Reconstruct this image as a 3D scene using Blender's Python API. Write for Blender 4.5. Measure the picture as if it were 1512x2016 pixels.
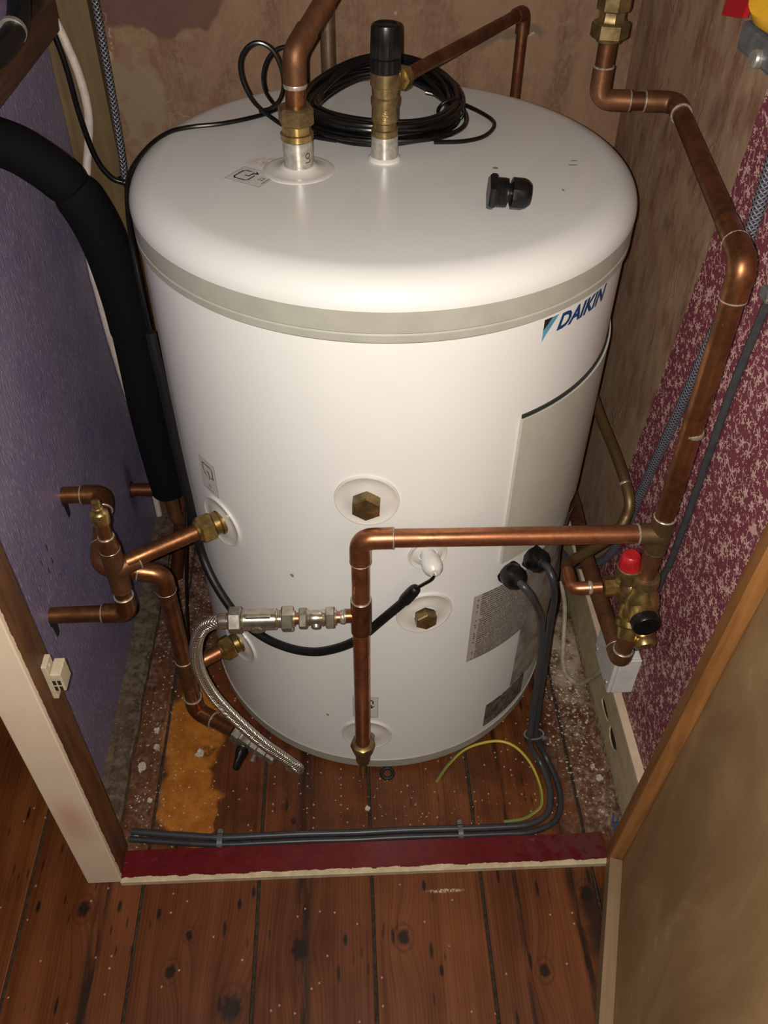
import bpy, bmesh, math, random
from mathutils import Vector, Matrix, noise as mnoise
for o in list(bpy.data.objects): bpy.data.objects.remove(o)
SC = bpy.context.scene
COL = SC.collection
PI = math.pi
random.seed(7)

# ------------------------------------------------------------------ camera, world, light, exposure
def view_basis(yaw, pitch, roll):
    cy, sy, cp, sp = math.cos(yaw), math.sin(yaw), math.cos(pitch), math.sin(pitch)
    f = Vector((sy*cp, cy*cp, -sp)); r = Vector((cy, -sy, 0)); u = r.cross(f)
    cr, sr = math.cos(roll), math.sin(roll)
    return r*cr + u*sr, u*cr - r*sr, f
CR, CU, CF = view_basis(0.05411, 0.76308, 0.01328)
CAM = Vector((-0.04919, -1.01196, 1.26386))
cd = bpy.data.cameras.new('camera'); cam = bpy.data.objects.new('camera', cd); COL.objects.link(cam)
cd.sensor_fit = 'AUTO'; cd.sensor_width = 36.0; cd.lens = 1711.65*36/2016; cd.clip_start = .02
cam.matrix_world = Matrix(((CR.x, CU.x, -CF.x, CAM.x), (CR.y, CU.y, -CF.y, CAM.y), (CR.z, CU.z, -CF.z, CAM.z), (0, 0, 0, 1)))
SC.camera = cam

w = bpy.data.worlds.new('world'); SC.world = w; w.use_nodes = True
w.node_tree.nodes['Background'].inputs[0].default_value = (1.0, .72, .5, 1)
w.node_tree.nodes['Background'].inputs[1].default_value = .012

# the phone's LED flash, a little to the left of the lens
ld = bpy.data.lights.new('phone_flash', 'POINT'); flash = bpy.data.objects.new('phone_flash', ld); COL.objects.link(flash)
ld.energy = 42; ld.color = (1.0, .95, .86); ld.shadow_soft_size = .003
flash.matrix_world = Matrix.Translation(-CR*.013 + CU*.002) @ cam.matrix_world

SC.view_settings.view_transform = 'Standard'; SC.view_settings.look = 'None'
SC.view_settings.exposure = 0.0; SC.view_settings.gamma = 1.0
try: SC.view_settings.use_curve_mapping = False
except Exception: pass

# ------------------------------------------------------------------ node helpers
def srgb(r, g, b):
    f = lambda c: (c/255/12.92) if c/255 <= .04045 else ((c/255+.055)/1.055)**2.4
    return (f(r), f(g), f(b), 1)
class NT:
    def __init__(s, name):
        s.m = bpy.data.materials.new(name); s.m.use_nodes = True; s.t = s.m.node_tree; s.t.nodes.clear()
        s.out = s.n('ShaderNodeOutputMaterial'); s.b = s.n('ShaderNodeBsdfPrincipled')
        s.t.links.new(s.b.outputs[0], s.out.inputs[0])
    def n(s, typ, **kw):
        nd = s.t.nodes.new(typ)
        for k, v in kw.items(): setattr(nd, k, v)
        return nd
    def put(s, sock, v):
        if hasattr(v, 'is_output'): s.t.links.new(v, sock)
        elif isinstance(v, (int, float)) and sock.type in ('RGBA', 'VECTOR'):
            sock.default_value = (v, v, v, 1)[:len(sock.default_value)]
        else:
            if sock.type == 'RGBA' and len(v) == 3: v = (*v, 1)
            sock.default_value = v
    def obj(s): return s.n('ShaderNodeTexCoord').outputs['Object']
    def uv(s): return s.n('ShaderNodeTexCoord').outputs['UV']
    def math(s, op, a, b=0.0, c=0.0, clamp=False):
        nd = s.n('ShaderNodeMath', operation=op, use_clamp=clamp)
        s.put(nd.inputs[0], a); s.put(nd.inputs[1], b)
        if len(nd.inputs) > 2: s.put(nd.inputs[2], c)
        return nd.outputs[0]
    def vmath(s, op, a, b=(0, 0, 0)):
        nd = s.n('ShaderNodeVectorMath', operation=op); s.put(nd.inputs[0], a)
        if op == 'SCALE': s.put(nd.inputs['Scale'], b)
        else: s.put(nd.inputs[1], b)
        return nd.outputs['Value'] if op in ('LENGTH', 'DISTANCE', 'DOT_PRODUCT') else nd.outputs[0]
    def sep(s, v):
        nd = s.n('ShaderNodeSeparateXYZ'); s.put(nd.inputs[0], v); return nd.outputs
    def comb(s, x, y, z):
        nd = s.n('ShaderNodeCombineXYZ'); s.put(nd.inputs[0], x); s.put(nd.inputs[1], y); s.put(nd.inputs[2], z); return nd.outputs[0]
    def noise(s, vec, scale, detail=4, rough=.6, dist=0.0):
        nd = s.n('ShaderNodeTexNoise'); s.put(nd.inputs['Vector'], vec); nd.inputs['Scale'].default_value = scale
        nd.inputs['Detail'].default_value = detail; nd.inputs['Roughness'].default_value = rough; nd.inputs['Distortion'].default_value = dist
        return nd.outputs['Fac']
    def noisec(s, vec, scale, detail=3):
        nd = s.n('ShaderNodeTexNoise'); s.put(nd.inputs['Vector'], vec); nd.inputs['Scale'].default_value = scale
        nd.inputs['Detail'].default_value = detail
        return nd.outputs['Color']
    def ramp(s, x, lo, hi, a=0.0, b=1.0):
        nd = s.n('ShaderNodeMapRange'); nd.clamp = True; nd.interpolation_type = 'SMOOTHSTEP'
        s.put(nd.inputs[0], x)
        for i, v in ((1, lo), (2, hi), (3, a), (4, b)): s.put(nd.inputs[i], v)
        return nd.outputs[0]
    def mix(s, fac, a, b, blend='MIX'):
        nd = s.n('ShaderNodeMix', data_type='RGBA', blend_type=blend)
        s.put(nd.inputs[0], fac); s.put(nd.inputs[6], a); s.put(nd.inputs[7], b); return nd.outputs[2]
    def bump(s, h, strength=.3, dist=.001):
        nd = s.n('ShaderNodeBump'); nd.inputs['Strength'].default_value = strength; nd.inputs['Distance'].default_value = dist
        s.put(nd.inputs['Height'], h); s.t.links.new(nd.outputs[0], s.b.inputs['Normal'])
    def voro(s, vec, scale, feature='F1', dims='3D', rnd=1.0):
        nd = s.n('ShaderNodeTexVoronoi', feature=feature, voronoi_dimensions=dims)
        s.put(nd.inputs['Vector'], vec); nd.inputs['Scale'].default_value = scale; nd.inputs['Randomness'].default_value = rnd
        return nd.outputs
    def fin(s, col, rough=.5, metal=0.0, spec=.5):
        s.put(s.b.inputs['Base Color'], col); s.put(s.b.inputs['Roughness'], rough); s.put(s.b.inputs['Metallic'], metal)
        s.b.inputs['Specular IOR Level'].default_value = spec
        return s.m
    def spot(s, vec, c, scl, lo=.6, hi=1.0):
        """elliptical mask: 1 inside, 0 outside"""
        d = s.vmath('LENGTH', s.vmath('MULTIPLY', s.vmath('SUBTRACT', vec, c), tuple(1/x for x in scl)))
        return s.ramp(d, lo, hi, 1.0, 0.0)
    def mx(s, *a):
        r = a[0]
        for b in a[1:]: r = s.math('MAXIMUM', r, b)
        return r
def simple(name, col, rough=.5, metal=0.0, var=.12, scale=60, bump=0.0, spec=.5):
    t = NT(name); o = t.obj(); n = t.noise(o, scale, 4)
    lo = tuple(c*(1-var*2) for c in col[:3]); hi = tuple(min(1, c*(1+var*1.5)) for c in col[:3])
    c = t.mix(t.ramp(n, .3, .7), lo, hi)
    if bump: t.bump(n, bump, .001)
    return t.fin(c, rough, metal, spec)
M = {}
def copper(name, bright, dark, rough=.33, seed=0.0, metal=.88):
    t = NT(name); o = t.vmath('ADD', t.obj(), (seed, seed, seed))
    a = t.noise(o, 22, 4, .6, .5); b = t.noise(o, 160, 3)
    m = t.ramp(t.math('ADD', t.math('MULTIPLY', a, .75), t.math('MULTIPLY', b, .25)), .36, .62)
    c = t.mix(m, dark, bright)
    sp = t.ramp(t.noise(o, 400, 2), .68, .76); c = t.mix(t.math('MULTIPLY', sp, .35), c, (.5, .38, .3))
    t.bump(b, .12, .0005)
    return t.fin(c, t.ramp(a, .3, .7, rough+.12, rough-.06), metal)
M['copper'] = copper('copper', (.34, .145, .060), (.16, .064, .027))
M['copper_new'] = copper('copper_fresh', (.52, .22, .112), (.30, .115, .056), .3, 3.1)
M['copper_dull'] = copper('copper_tarnished', (.27, .125, .058), (.14, .062, .030), .42, 7.7, .75)
M['copper_dark'] = copper('copper_dark', (.22, .085, .042), (.11, .042, .022), .4, 4.4, .8)  # dark reflections on the slant and discharge pipes put into the colour
M['copper_grey'] = copper('copper_grey', (.33, .24, .16), (.20, .13, .08), .36, 9.2, .8)
M['copper_bronze'] = copper('copper_bronze', (.19, .115, .050), (.12, .072, .032), .45, 5.2, .7)
M['brass'] = simple('brass', (.44, .31, .115), .28, .9, .18, 90)
M['brass_dull'] = simple('brass_dull', (.25, .175, .08), .38, .8, .2, 70, .1)
M['nickel'] = simple('nickel_plate', (.62, .56, .46), .24, .92, .1, 120)
M['nickel_dull'] = simple('nickel_dull', (.36, .33, .28), .38, .85, .15, 120)
M['tin'] = simple('tinned_steel', (.55, .52, .46), .34, .7, .12, 150)
M['solder'] = simple('solder', (.40, .34, .28), .38, .5, .2, 250, .2)
M['black_plastic'] = simple('black_plastic', (.006, .006, .0065), .33, 0, .2, 100, 0, .35)
M['black_cable'] = simple('black_cable', (.005, .0045, .0045), .28, 0, .2, 100, 0, .45)
M['black_sleeve'] = simple('black_sleeve', (.006, .006, .0065), .45, 0, .2, 300, .2, .4)
M['grey_cable'] = simple('grey_cable', (.042, .043, .048), .38, 0, .1, 100)
M['grey_cable_dark'] = simple('grey_cable_dark', (.032, .033, .038), .38, 0, .1, 100)
M['white_cable'] = simple('white_cable', (.62, .52, .46), .5, 0, .06, 100)
M['cream_cable'] = simple('cream_cable', (.42, .36, .27), .5, 0, .1, 100)
M['clip_grey'] = simple('clip_grey', (.12, .125, .13), .4, 0, .1, 100)
M['white_plastic'] = simple('white_plastic', (.66, .64, .62), .35, 0, .04, 60)
M['aged_plastic'] = simple('aged_plastic', (.52, .44, .31), .45, 0, .06, 90)
M['dark_slot'] = simple('dark_slot', (.015, .013, .008), .7)
M['red_plastic'] = simple('red_plastic', (.40, .012, .018), .4, 0, .1, 80)
M['red_lever'] = simple('red_lever', (.42, .006, .016), .45, 0, .05, 60)
M['yellow_paint'] = simple('yellow_paint', (.62, .33, .02), .4, 0, .06, 60)
M['clear_boss'] = simple('boss_plastic', (.66, .63, .59), .28, 0, .03, 40)
M['band'] = simple('collar_grey', (.40, .39, .335), .42, 0, .03, 40)
M['print_black'] = simple('print_black', (.02, .014, .012), .5)
M['print_grey'] = simple('print_grey', (.19, .165, .15), .5)
M['print_navy'] = simple('print_navy', (.010, .05, .16), .4)
M['print_blue'] = simple('print_blue', (.10, .33, .46), .4)
M['gap_shade'] = simple('gap_shade_black', (.02, .018, .016), .6)  # black for the painted shade in the access panel's gap
M['rubber'] = simple('rubber_black', (.012, .011, .01), .6)
M['blue_wire'] = simple('blue_wire', (.03, .09, .28), .45)
M['crumb'] = simple('plaster_crumb', (.50, .41, .33), .9, 0, .2, 200)

def enamel(name='white_enamel', k=1.0):
    t = NT(name); o = t.obj(); n = t.noise(o, 5, 3)
    c = t.mix(t.ramp(n, .3, .7), (.775*k, .765*k, .75*k), (.80*k, .79*k, .775*k))
    # grime specks on the lid and scuffs near the outlet
    specks = t.mx(*[t.spot(o, p, s) for p, s in (((.218, -.021, .866), (.006, .002, .02)), ((.214, -.033, .866), (.007, .002, .02)),
        ((.124, -.042, .866), (.004, .004, .02)), ((.136, -.092, .866), (.003, .003, .02)), ((.19, -.10, .866), (.002, .003, .02)),
        ((-.125, -.262, .437), (.003, .01, .004)), ((-.09, -.276, .14), (.003, .01, .003)))])
    c = t.mix(t.math('MULTIPLY', specks, .75), c, (.10, .085, .07))
    nn = t.noise(o, 140, 3)
    pk = t.math('MULTIPLY', t.spot(o, (-.135, -.018, .866), (.028, .016, .02), .2, 1), t.ramp(nn, .42, .6))
    c = t.mix(t.math('MULTIPLY', pk, .5), c, (.55, .16, .09))
    st = t.math('MULTIPLY', t.ramp(t.noise(t.vmath('MULTIPLY', o, (160, 160, 1.2)), 1, 2), .73, .8), .25)
    c = t.mix(st, c, (.62, .58, .55))
    return t.fin(c, t.ramp(n, .3, .7, .26, .32), 0)
M['enamel'] = enamel()
M['lid_plastic'] = enamel('lid_plastic', .90)
M['panel'] = simple('access_panel_grey', (.50, .48, .415), .4, 0, .02, 30)

def floor_mat():
    t = NT('floor_boards'); o = t.obj()
    rnd = t.n('ShaderNodeObjectInfo').outputs['Random']
    off = t.comb(t.math('MULTIPLY', rnd, 7.0), t.math('MULTIPLY', rnd, 13.0), 0.0)
    p = t.vmath('ADD', o, off)
    # knots, pulling the grain around them
    knots = [(-.44, -.492, .012), (-.133, -.559, .015), (.011, -.549, .011), (-.287, -.534, .007), (-.307, -.58, .010), (-.221, -.629, .018),
             (.279, -.50, .013), (-.60, -.62, .012), (-.147, -.372, .006), (.2, -.60, .010), (-.21, -.68, .01), (.06, -.76, .012)]
    ox = t.sep(o); wob = 0.0
    for kx, ky, kr in knots:
        d = t.vmath('LENGTH', t.vmath('MULTIPLY', t.vmath('SUBTRACT', o, (kx, ky, 0)), (1/(kr*2.0), 1/(kr*4.2), 0)))
        g = t.math('POWER', 2.718, t.math('MULTIPLY', t.math('MULTIPLY', d, d), -1.0))
        wob = t.math('ADD', t.math('MULTIPLY', g, kr*1.4), wob)
    gx = t.math('ADD', t.sep(p)[0], wob)
    gv = t.comb(t.math('MULTIPLY', gx, 46.0), t.math('MULTIPLY', t.sep(p)[1], 1.5), 0.0)
    g1 = t.noise(gv, 1.0, 5, .65, .6)
    wv = t.n('ShaderNodeTexWave', wave_type='BANDS', bands_direction='X'); t.put(wv.inputs['Vector'], t.comb(gx, t.math('MULTIPLY', t.sep(p)[1], .035), 0.0))
    wv.inputs['Scale'].default_value = 62; wv.inputs['Distortion'].default_value = 5.5; wv.inputs['Detail'].default_value = 3; wv.inputs['Detail Scale'].default_value = 1.3
    g2 = wv.outputs['Fac']
    fine = t.noise(t.comb(t.math('MULTIPLY', gx, 260.0), t.math('MULTIPLY', t.sep(p)[1], 6.0), 0.0), 1, 4, .7)
    broad = t.noise(p, 5, 3)
    f = t.math('ADD', t.math('ADD', t.math('MULTIPLY', g1, .50), t.math('MULTIPLY', g2, .07)), t.math('MULTIPLY', broad, .56))
    c = t.mix(t.ramp(f, .36, .78), (.125, .038, .013), (.315, .110, .034))
    c = t.mix(t.ramp(fine, .5, .75, 0, .45), c, (.07, .022, .009))
    tint = t.mix(rnd, (.88, .82, .8), (1.12, 1.15, 1.1)); c = t.mix(1.0, c, tint, 'MULTIPLY')
    # dark heart streak through one board
    n1 = t.noise(t.vmath('MULTIPLY', o, (70, 7, 1)), 1, 4)
    for sx, sw in ((-.128, .017), (-.415, .014), (.262, .012), (.178, .006)):
        sm = t.math('MULTIPLY', t.ramp(t.math('ABSOLUTE', t.math('SUBTRACT', ox[0], sx)), sw*.2, sw, 1, 0), t.ramp(n1, .38, .56))
        c = t.mix(t.math('MULTIPLY', sm, .9), c, (.022, .010, .006))
    for kx, ky, kr in knots:
        d = t.vmath('LENGTH', t.vmath('MULTIPLY', t.vmath('SUBTRACT', o, (kx, ky, 0)), (1/kr, 1/(kr*1.35), 0)))
        d = t.math('ADD', d, t.math('MULTIPLY', t.math('SUBTRACT', t.noise(o, 160, 2), .5), .7))
        c = t.mix(t.ramp(t.math('ABSOLUTE', t.math('SUBTRACT', d, 1.25)), .05, .2, .5, 0), c, (.10, .034, .012)); c = t.mix(t.ramp(d, .45, .95, .95, 0), c, (.020, .009, .005))
    # nail holes and small dark dashes
    v = t.voro(t.vmath('MULTIPLY', o, (1.0, .22, 0)), 38, 'F1', '2D')
    pick = t.ramp(t.sep(v['Color'])[0], .80, .81)
    dash = t.math('MULTIPLY', t.ramp(v['Distance'], .05, .13, 1, 0), pick)
    v3 = t.voro(t.vmath('MULTIPLY', t.vmath('ADD', o, (3.1, 1.7, 0)), (1.0, .20, 0)), 95, 'F1', '2D')
    dash = t.mx(dash, t.math('MULTIPLY', t.math('MULTIPLY', t.ramp(v3['Distance'], .08, .2, .8, 0), t.ramp(t.sep(v3['Color'])[0], .74, .75)), t.ramp(t.noise(o, 6, 2), .45, .6)))
    c = t.mix(t.math('MULTIPLY', dash, .9), c, (.018, .010, .006))
    for nx, ny in ((-.220, -.494), (-.390, -.490), (-.505, -.486), (-.333, -.503), (-.201, -.478), (.06, -.594), (-.07, -.549), (.045, -.478), (-.58, -.49)):
        c = t.mix(t.math('MULTIPLY', t.spot(o, (nx, ny, 0), (.004, .011, 1), .4, 1), .95), c, (.012, .009, .007))
    # masks for the inside of the cupboard
    inside = t.math('MULTIPLY', t.ramp(ox[1], -.425, -.405), t.math('GREATER_THAN', ox[0], -.446))
    nn = t.noise(o, 28, 5, .7); n2 = t.noise(o, 120, 4, .7)
    warp = t.vmath('ADD', o, t.vmath('SCALE', t.vmath('SUBTRACT', t.noisec(o, 22), (.5, .5, .5)), .055))
    og = t.mx(t.spot(warp, (-.318, -.21, 0), (.055, .10, 1), .78, 1.0), t.spot(warp, (-.315, -.325, 0), (.052, .07, 1), .8, 1.0), t.spot(warp, (-.283, -.37, 0), (.02, .05, 1), .8, 1.0))
    og = t.math('MULTIPLY', og, inside)
    grime = t.math('MULTIPLY', inside, t.ramp(t.math('ADD', t.math('MULTIPLY', nn, .5), t.math('MULTIPLY', t.noise(o, 9, 3), .5)), .40, .62, 0, .55)); c = t.mix(grime, c, (.06, .022, .009))
    ogc = t.mix(t.ramp(nn, .35, .65), (.50, .19, .028), (.74, .32, .055))
    c = t.mix(t.math('MULTIPLY', og, t.ramp(n2, .25, .5, .6, .95)), c, ogc)
    gm = t.math('MULTIPLY', t.spot(warp, (-.292, -.245, 0), (.03, .02, 1), .4, 1), t.ramp(n2, .35, .6))
    c = t.mix(t.math('MULTIPLY', gm, .75), c, (.05, .04, .016))
    # plaster dust towards the walls
    ld_ = t.ramp(ox[0], -.375, -.34, 1, 0); rd_ = t.ramp(ox[0], .24, .33, 0, 1); bk = t.ramp(ox[1], -.12, .1, 0, .9)
    dust = t.math('MULTIPLY', t.mx(t.math('MULTIPLY', ld_, .45), rd_, bk), inside)
    dm = t.math('MULTIPLY', dust, t.ramp(t.math('ADD', t.math('MULTIPLY', nn, .6), t.math('MULTIPLY', n2, .4)), .40, .64))
    c = t.mix(t.math('MULTIPLY', dust, .45), c, (.045, .022, .014))
    dc = t.mix(t.ramp(n2, .3, .7), (.26, .17, .14), (.66, .56, .50))
    c = t.mix(t.math('MULTIPLY', dm, .78), c, dc)
    pale = t.math('MULTIPLY', t.spot(warp, (.325, -.075, 0), (.045, .12, 1), .5, 1), t.ramp(nn, .3, .6))
    c = t.mix(t.math('MULTIPLY', pale, .85), c, (.72, .64, .56))
    # flecks of plaster everywhere, many inside
    v2 = t.voro(o, 95, 'F1', '2D'); rr = t.sep(v2['Color'])
    fl = t.math('MULTIPLY', t.ramp(t.math('ADD', v2['Distance'], t.math('MULTIPLY', n2, .2)), .12, .30, 1, 0), t.math('GREATER_THAN', rr[0], t.ramp(t.math('ADD', t.math('MULTIPLY', inside, .35), t.math('MULTIPLY', dust, .9)), 0, 1.1, .965, .60)))
    c = t.mix(t.math('MULTIPLY', fl, .8), c, (.85, .75, .65))
    # paint smear in front of the sill
    sm = t.math('MULTIPLY', t.spot(o, (.075, -.487, 0), (.035, .004, 1), .3, 1), t.ramp(t.noise(o, 300, 2), .42, .55))
    c = t.mix(sm, c, (.9, .85, .75))
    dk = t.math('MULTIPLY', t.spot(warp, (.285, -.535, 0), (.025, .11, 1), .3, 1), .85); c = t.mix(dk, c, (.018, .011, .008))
    c = t.mix(1.0, c, (.58, .49, .40), 'MULTIPLY')
    t.bump(t.math('ADD', t.math('MULTIPLY', f, .5), t.math('MULTIPLY', fine, .4)), .35, .0012)
    return t.fin(c, t.mix(dust, t.ramp(g1, .3, .7, .36, .5), .85), 0, .4)
M['floor'] = floor_mat()
M['subfloor'] = simple('joint_dirt', (.035, .025, .018), .95, 0, .3, 200)

def plaster(name, side):
    t = NT(name); o = t.obj(); p = t.sep(o)
    if side == 'back':
        u, v = p[0], p[2]
    else:
        u, v = p[1], p[2]
    st = t.comb(t.math('MULTIPLY', u, 9.0), t.math('MULTIPLY', v, 3.2), 0.0)
    a = t.noise(st, 1.0, 6, .65, .8); b = t.noise(o, 38, 5, .7); d = t.noise(o, 11, 4, .6)
    e = t.noise(t.comb(t.math('MULTIPLY', u, 120.0), t.math('MULTIPLY', v, 16.0), 0.0), 1, 3)
    if side == 'back':
        c = t.mix(t.ramp(a, .34, .66), (.165, .085, .052), (.285, .168, .102))
        fb = t.noise(t.comb(t.math('MULTIPLY', u, 210.0), t.math('MULTIPLY', v, 70.0), 0.0), 1, 4, .75); c = t.mix(t.ramp(fb, .38, .66, 0, .5), c, (.30, .195, .12)); c = t.mix(t.math('MULTIPLY', t.ramp(b, .52, .62), .5), c, (.29, .195, .115))
        warp = t.vmath('ADD', o, t.vmath('SCALE', t.vmath('SUBTRACT', t.noisec(o, 14, 4), (.5, .5, .5)), .10))
        mr = t.mx(t.spot(warp, (-.335, .325, .985), (.155, 1, .085), .92, 1.0), t.spot(warp, (-.06, .325, 1.08), (.25, 1, .06), .92, 1))
        c = t.mix(t.math('MULTIPLY', mr, .8), c, (.115, .055, .046))
        oc = t.spot(warp, (-.335, .325, .80), (.042, 1, .10), .85, 1.0)
        c = t.mix(t.math('MULTIPLY', oc, .7), c, (.27, .21, .125))
        rd = t.math('MULTIPLY', t.ramp(d, .56, .62), t.ramp(u, -.3, -.1, .7, .15)); c = t.mix(t.math('MULTIPLY', rd, .5), c, (.20, .065, .035))
        gs = t.mx(t.spot(warp, (.20, .325, .905), (.05, 1, .012), .5, 1), t.spot(warp, (.15, .325, .91), (.02, 1, .02), .5, 1))
        c = t.mix(t.math('MULTIPLY', gs, .6), c, (.10, .085, .065))
        ww = t.math('MULTIPLY', t.spot(o, (-.372, .325, .91), (.012, 1, .05), .5, 1), t.ramp(b, .5, .55)); c = t.mix(ww, c, (.42, .34, .27))
        dot = t.mx(*[t.spot(warp, q, (.004, 1, .003), .5, 1) for q in ((-.28, .325, .975), (.215, .325, .897), (-.35, .325, .73), (-.345, .325, .72), (.03, .325, .93))])
        c = t.mix(t.math('MULTIPLY', dot, .7), c, (.45, .36, .28))
    else:
        c = t.mix(t.ramp(a, .32, .66), (.27, .150, .095), (.40, .265, .168))
        c = t.mix(t.math('MULTIPLY', t.ramp(d, .46, .62), .7), c, (.22, .085, .052)); fb = t.noise(t.comb(t.math('MULTIPLY', u, 60.0), t.math('MULTIPLY', v, 14.0), 0.0), 1, 4, .7); c = t.mix(t.ramp(fb, .4, .68, 0, .6), c, (.44, .31, .20)); c = t.mix(t.ramp(fb, .45, .3, 0, .55), c, (.13, .075, .045))
        c = t.mix(t.math('MULTIPLY', t.ramp(e, .56, .74), .4), c, (.42, .29, .19))
        c = t.mix(t.ramp(v, .75, .25, 0, .45), c, (.40, .295, .19))
        c = t.mix(t.math('MULTIPLY', t.ramp(t.noise(st, 2.3, 3), .6, .68), .4), c, (.115, .085, .06))
        v2 = t.voro(t.comb(t.math('MULTIPLY', u, 1.0), t.math('MULTIPLY', v, .35), 0.0), 34, 'F1', '2D')
        fl = t.math('MULTIPLY', t.ramp(v2['Distance'], .03, .07, 1, 0), t.ramp(t.sep(v2['Color'])[0], .7, .71)); c = t.mix(t.math('MULTIPLY', fl, .8), c, (.5, .4, .32))
    # cracks and trowel ridges
    cv = t.voro(t.vmath('ADD', st, t.vmath('SCALE', t.noisec(o, 16), 1.1)), 1.0, 'DISTANCE_TO_EDGE', '2D')['Distance']
    crack = t.math('MULTIPLY', t.ramp(cv, .004, .018, 1, 0), t.ramp(t.noise(o, 6, 2), .52, .6))
    c = t.mix(t.math('MULTIPLY', crack, .45), c, (.33, .25, .18))
    c = t.mix(t.ramp(b, .62, .8, 0, .35), c, (.10, .055, .035))
    c = t.mix(1.0, c, (.86, .84, .84), 'MULTIPLY')
    h = t.math('ADD', t.math('MULTIPLY', a, .6), t.math('ADD', t.math('MULTIPLY', b, .25), t.math('MULTIPLY', crack, .3)))
    t.bump(h, .55, .004)
    return t.fin(c, .75, 0, .3)
M['plaster_back'] = plaster('plaster_back', 'back')
M['plaster_side'] = plaster('plaster_side', 'side')

def lavender():
    t = NT('lavender_panel'); o = t.obj(); p = t.sep(o)
    st = t.comb(t.math('MULTIPLY', p[1], 330.0), t.math('MULTIPLY', p[2], 55.0), 0.0)
    a = t.noise(st, 1, 3); b = t.noise(o, 9, 4); f = t.noise(t.comb(t.math('MULTIPLY', p[1], 700.0), t.math('MULTIPLY', p[2], 700.0), 0.0), 1, 2)
    c = t.mix(t.ramp(b, .3, .7), (.20, .165, .29), (.255, .215, .335))
    c = t.mix(t.ramp(a, .45, .7, 0, .35), c, (.36, .315, .42))
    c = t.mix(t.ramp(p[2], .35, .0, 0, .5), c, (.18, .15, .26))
    sp = t.voro(t.comb(t.math('MULTIPLY', p[1], 1.0), t.math('MULTIPLY', p[2], .30), 0.0), 170, 'F1', '2D'); c = t.mix(t.math('MULTIPLY', t.ramp(sp['Distance'], .10, .28, .5, 0), t.ramp(t.sep(sp['Color'])[0], .55, .56)), c, (.50, .44, .54))  # pale dashes paint the panel's gloss glints into its colour
    sc = t.voro(t.comb(t.math('MULTIPLY', p[1], 1.0), t.math('MULTIPLY', p[2], .28), 0.0), 60, 'F1', '2D')
    mk = t.math('MULTIPLY', t.math('MULTIPLY', t.ramp(sc['Distance'], .06, .16, 1, 0), t.ramp(t.sep(sc['Color'])[0], .55, .56)),
                t.mx(t.spot(o, (-.445, -.205, .43), (1, .06, .07), .3, 1), t.spot(o, (-.445, -.268, .235), (1, .02, .03), .3, 1)))
    c = t.mix(t.math('MULTIPLY', mk, .85), c, (.03, .022, .03))
    pl = t.math('MULTIPLY', t.mx(t.spot(o, (-.445, -.15, .44), (1, .014, .05), .3, 1), t.spot(o, (-.445, -.245, .40), (1, .012, .035), .3, 1)), t.ramp(t.noise(o, 260, 2), .5, .62))
    c = t.mix(pl, c, (.28, .24, .20))
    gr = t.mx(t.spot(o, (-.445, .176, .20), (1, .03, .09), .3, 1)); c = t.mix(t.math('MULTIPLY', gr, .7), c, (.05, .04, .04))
    t.bump(t.math('ADD', a, t.math('MULTIPLY', f, .5)), 1.0, .0022)
    return t.fin(c, .36, 0, .5)
M['lavender'] = lavender()

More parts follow.
